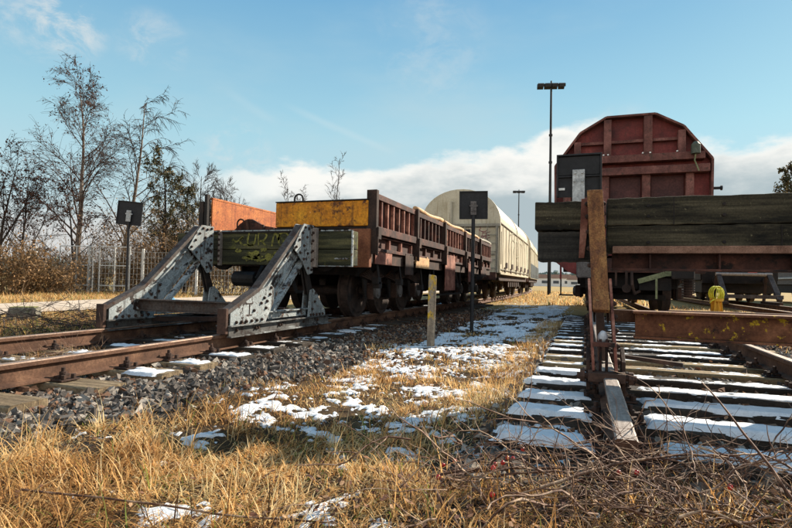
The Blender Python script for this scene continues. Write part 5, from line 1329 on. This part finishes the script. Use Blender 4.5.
# shrubs along the fence
def shrub(loc, h, w, seed, label, leaf, leafn, ls_=.07, stems=64, twigr=.009):
    r = np.random.default_rng(seed); B = Skel(); ends = []
    root = empty('shrub', loc, label, 'shrub', 'brown shrubs behind the path')
    for k in range(stems):
        a = r.uniform(0, 6.28); l = r.uniform(.15, .8); d = (math.cos(a) * l, math.sin(a) * l, 1)
        q = grow_line((r.normal(0, w * .22), r.normal(0, w * .22), -.1), d, h * r.uniform(.6, 1.1), 7, .13, -.01, r); B.pl.append((q, .018, .006))
        for m_ in range(9):
            u = .15 + .85 * r.random(); j = int(u * 6.99); q2 = grow_line(q[j], side_dir(q[j + 1] - q[j], r.uniform(.4, 1.1), r.uniform(0, 6.28)), h * r.uniform(.15, .4), 4, .18, -.04, r); B.pl.append((q2, twigr, twigr * .5)); ends += [q2[-1], q2[2], q2[1]]
    v, f = B.mesh(4); np_mesh('branches', v, f, M['twig_brown'], root)
    e = np.array(ends); k = r.integers(0, len(e), leafn); p = e[k] + r.normal(0, .10, (leafn, 3)); p[:, 2] = np.abs(p[:, 2])
    lvv, lff, tt = leaves(p[:, 0], p[:, 1], p[:, 2], r.uniform(.4, 1.3, leafn) * ls_ * .8, np.clip(r.beta(2, 2, leafn), 0, 1), up=0)
    np_mesh('foliage', lvv, lff, M[leaf], root, tint=tt)
    return root
SH = [(-15.4, 21.0, 2.4, 2.8, 'brush_leaf', 7000, 'broad olive brown shrub at the left picture edge'), (-14.6, 22.3, 1.9, 2.2, 'brush_leaf', 4600, 'dense brown shrub just left of the fence gate'),
      (-15.9, 27.5, 2.2, 2.6, 'brush_leaf', 900, 'sparse brown shrub behind the pale fence frames'), (-13.4, 28.5, 3.0, 3.0, 'brush_leaf', 1500, 'brown twiggy shrub below the second birch'),
      (-12.9, 26.0, 3.8, 3.2, 'brush_leaf', 3800, 'tall golden brown shrub left of the grey strut'), (-10.6, 26.3, 4.6, 3.2, 'brush_leaf', 4600, 'tall russet shrub behind the grey strut'),
      (-8.4, 26.6, 3.8, 3.0, 'brush_leaf', 3600, 'russet shrub seen under the timber beam end'), (-6.2, 26.5, 2.8, 2.8, 'brush_leaf', 3000, 'low shrub seen below the graffitied beam'), (-12.6, 31.5, 5.2, 3.4, 'brush_leaf', 2600, 'pale brown shrub far behind the fence'),
      (-18.4, 31.0, 3.4, 4.2, 'brush_leaf', 2200, 'wide reddish thicket far behind the left shrubs'), (-15.2, 34.0, 3.2, 4.6, 'brush_leaf', 2000, 'low far thicket seen through the mesh fence')]
for k, (u, w, h, wd, lf_, n, lb) in enumerate(SH):
    x, y = cw(u, w); shrub((x, y, -.05), h, wd, 100 + k, lb, lf_, int(n * .5))

# fence of mesh panels on pale posts
x0, y0 = cw(-16.4, 24.0)
fe = empty('mesh_fence', (x0, y0, 0), 'pale wire mesh fence on light posts along the far side of the path', 'fence', rz=YAW)
wire = MB()
FL = 17.2
for k, u in enumerate(np.arange(0, FL + .1, 2.45)):
    b = MB(); hh = 2.0 + (.1 if k % 2 else 0); b.box(u - .05, u + .05, -.05, .05, -.2, hh); b.build('post', M['fence_post'], fe, bevel=.006)
for u in np.arange(0, FL, .16): wire.bar((u, 0, .05), (u, 0, 1.85), .010, .010)
for z in np.arange(.1, 1.9, .25): wire.bar((0, 0, z), (FL, 0, z), .012, .012)
wire.build('mesh_panel', M['wire'], fe, fix=False)
b = MB()
for (u, w_) in ((1.3, 1.5), (3.1, 1.35)):
    for z in (.3, 1.2, 2.05): b.cyl((u, -.3, z), (u + w_, -.3, z), .025, 6)
    for q in (0, w_ / 2, w_): b.cyl((u + q, -.3, 0), (u + q, -.3, 2.06), .028, 6)
b.build('gate_frame', M['fence_post'], fe)

# ------------------------------------------------------------------ briar, twigs and brush piles
def arc(p, d, L, n, wob, grav, r, zmin):
    P_ = grow_line(p, d, L, n, wob, grav, r); P_[:, 2] = np.maximum(P_[:, 2], zmin); return P_
br = empty('rose_briar', (*cw(.9, 1.95), 0), 'tangled thorny briar stems with red rose hips at the bottom right corner', 'briar')
bx, by = cw(.9, 1.95); B = Skel(); r = np.random.default_rng(77)
for k in range(190):
    u = r.triangular(-.15, 1.1, 1.75); w = r.uniform(1.55, 2.25); x, y = cw(u, w); a = r.choice([YAW, YAW + math.pi]) + r.normal(0, .55)
    thick = r.choice([.0022, .0035, .0052, .0068], p=[.46, .34, .14, .06])
    g0 = float(gh(x, y)) + (r.uniform(0, .13) if w > 1.9 else 0); L_ = r.uniform(.15, .7)
    q = arc((x - bx, y - by, g0 + r.uniform(.0, .10)), (math.cos(a), math.sin(a), r.uniform(-.1, .45)), L_, 12, .24, -.05, r, g0 + .004); B.pl.append((q, thick * .85, thick * .45))
    for m_ in range(4):
        j = r.integers(1, 9); q2 = arc(q[j], side_dir(q[j + 1] - q[j], .8, r.uniform(0, 6.28)) + np.array([0, 0, .25]), r.uniform(.05, .2), 4, .15, 0, r, g0 + .004); B.pl.append((q2, thick * .5, thick * .25))
# long arching canes that stand out in the picture
for (u, w, du, dw, dz, L_, th) in ((1.25, 1.60, -.25, .35, .45, .50, .0065), (.15, 2.02, 1, .02, .16, .9, .0065), (.3, 1.95, 1, .1, .14, .9, .0055), (.62, 2.1, .12, .1, .9, .24, .003), (.02, 1.9, .65, .8, .5, .42, .003),
                                   (1.05, 2.05, .2, .2, .8, .30, .003), (.15, 1.85, .15, -.8, -.05, .3, .0075), (.28, 1.9, .3, -.8, .02, .3, .0075), (.5, 1.8, 1, .15, .1, 1.0, .007)):
    x, y = cw(u, w); dx, dy = cw(du, dw); g0 = float(gh(x, y)); q = arc((x - bx, y - by, g0 + .06), (dx, dy, dz), L_, 12, .06, -.035, r, g0 + .01); B.pl.append((q, th, th * .45))
v, f = B.mesh(5); np_mesh('stems', v, f, M['briar'], br, smooth=True)
hipm = None; v0, f0 = ico()
for (u, w, z) in ((.48, 2.22, .10), (.55, 2.25, .13), (.41, 2.12, .09), (.435, 2.1, .10), (.17, 1.95, .07), (.36, 1.9, .10), (.88, 1.92, .10), (.52, 2.3, .07), (.27, 2.3, .06), (1.14, 1.8, .08), (.22, 2.3, .05), (.33, 1.75, .06), (.85, 2.0, .09)):
    x, y = cw(u, w)
    if hipm is None:
        ob = np_mesh('rose_hip', v0 * np.array([.012, .012, .014]), f0, M['hip'], br, smooth=True); ob.modifiers.new('s', 'SUBSURF').levels = 1; ob.modifiers[0].render_levels = 1; hipm = ob
    else: ob = hipm.copy(); col.objects.link(ob)
    ob.location = (x - bx, y - by, float(gh(x, y)) + z)

def brush_pile(name, cx_, cy_, w, d, n, label, mt, hmax=.45, seed=1, th=.006, L0=.4, L1=1.3, cat='brushwood'):
    B = Skel(); r = np.random.default_rng(seed)
    for k in range(n):
        x = r.normal(0, w / 2.4); y = r.normal(0, d / 2.4); a = r.uniform(0, 6.28); g0 = float(gh(cx_ + x, cy_ + y))
        hz = hmax * math.exp(-(x / w) ** 2 * 2 - (y / d) ** 2 * 2) * r.random()
        q = arc((x, y, g0 + hz), (math.cos(a), math.sin(a), r.uniform(-.2, .5)), r.uniform(L0, L1), 7, .13, -.06, r, g0); B.pl.append((q, th * r.uniform(.5, 1.4), th * .35))
        for m_ in range(3):
            j = r.integers(1, 6); q2 = arc(q[j], side_dir(q[j + 1] - q[j], .8, r.uniform(0, 6.28)), r.uniform(.1, .35), 3, .15, 0, r, g0); B.pl.append((q2, th * .5, th * .25))
    v, f = B.mesh(4); o = np_mesh(name, v, f, M[mt]); o.location = (cx_, cy_, 0); tag(o, label, cat, kind='stuff'); return o
brush_pile('brushwood', -6.9, 5.0, 1.6, 1.3, 90, 'pile of dead twigs left of the left track', 'twig', .40, 1)
brush_pile('brushwood', -8.3, 6.5, 1.7, 1.2, 70, 'low heap of brown branches behind the rail near the concrete block', 'twig', .35, 2)
brush_pile('brushwood', -3.1, 7.9, .5, 1.8, 40, 'thin dead twigs among leaves beside the wagon wheels', 'twig', .12, 3, .004, .2, .6)
brush_pile('brushwood', 2.6, 6.6, .6, 1.0, 50, 'dead twigs and leaves between sleepers at the right', 'twig', .12, 4, .004, .2, .6)
brush_pile('brushwood', -4.5, 3.4, .45, 1.0, 36, 'straw coloured stalks lying between the left rails', 'briar', .18, 5, .003, .2, .6)
B = Skel(); r = np.random.default_rng(5)
x, y = cw(-1.35, 1.95)
q = arc((x, y, float(gh(x, y)) + .07), (cY, sY * .6, .0), 1.5, 14, .03, -.005, r, -.05); B.pl.append((q, .005, .003))
v, f = B.mesh(6); o = np_mesh('fallen_cane', v, f, M['briar'], smooth=True); tag(o, 'long thin reddish cane lying across the grass near the bottom edge', 'cane')

# ------------------------------------------------------------------ far background
def far_building(x, y, w, d, h, label, rz=0):
    o = empty('warehouse', (x, y, 0), label, 'building', rz=rz)
    b = MB(); b.box(-w / 2, w / 2, -d / 2, d / 2, -1, h); b.build('wall', M['far_wall'], o)
    b = MB(); b.prism([(-w / 2 - .4, h + .01), (w / 2 + .4, h + .01), (w / 2 - 1, h + 1.4), (-w / 2 + 1, h + 1.4)], -d / 2 - .3, d / 2 + .3, 'y'); b.build('roof', M['far_roof'], o)
    for k in range(int(w // 4)):
        b = MB(); b.box(-w / 2 + 1.2 + k * 4, -w / 2 + 3.2 + k * 4, -d / 2 - .06, -d / 2 + .02, h * .35, h * .7); b.build('window', M['far_glass'], o)
    return o
far_building(-12, 205, 16, 10, 2.9, 'long low pale building on the horizon between the wagons')
far_building(-1, 190, 9, 8, 2.4, 'small white shed on the horizon left of the red wagon')
far_building(-27, 260, 22, 10, 3.6, 'farthest pale building on the horizon beside the cream wagons')
far_building(14, 120, 10, 8, 2.6, 'small pale shed seen low beneath the red wagon')
# far tree line as one mass
n = 15000; a = rng.uniform(-1.25, 1.1, n); Rr = rng.uniform(330, 420, n); hx = np.sin(a) * Rr; hy = np.cos(a) * Rr
hh = 4.5 + 6 * fbm(a * 60, a * 0, 4, 3)
Pz = rng.random(n) ** .8 * hh
P = np.stack([hx, hy, Pz], 1); V, F, T = stones(P, rng.uniform(.7, 1.9, n), rng.random(n))
ft = np_mesh('far_woodland', V, F, M['far_wood']); tag(ft, 'low blue green line of woodland along the horizon', 'woodland', kind='stuff')
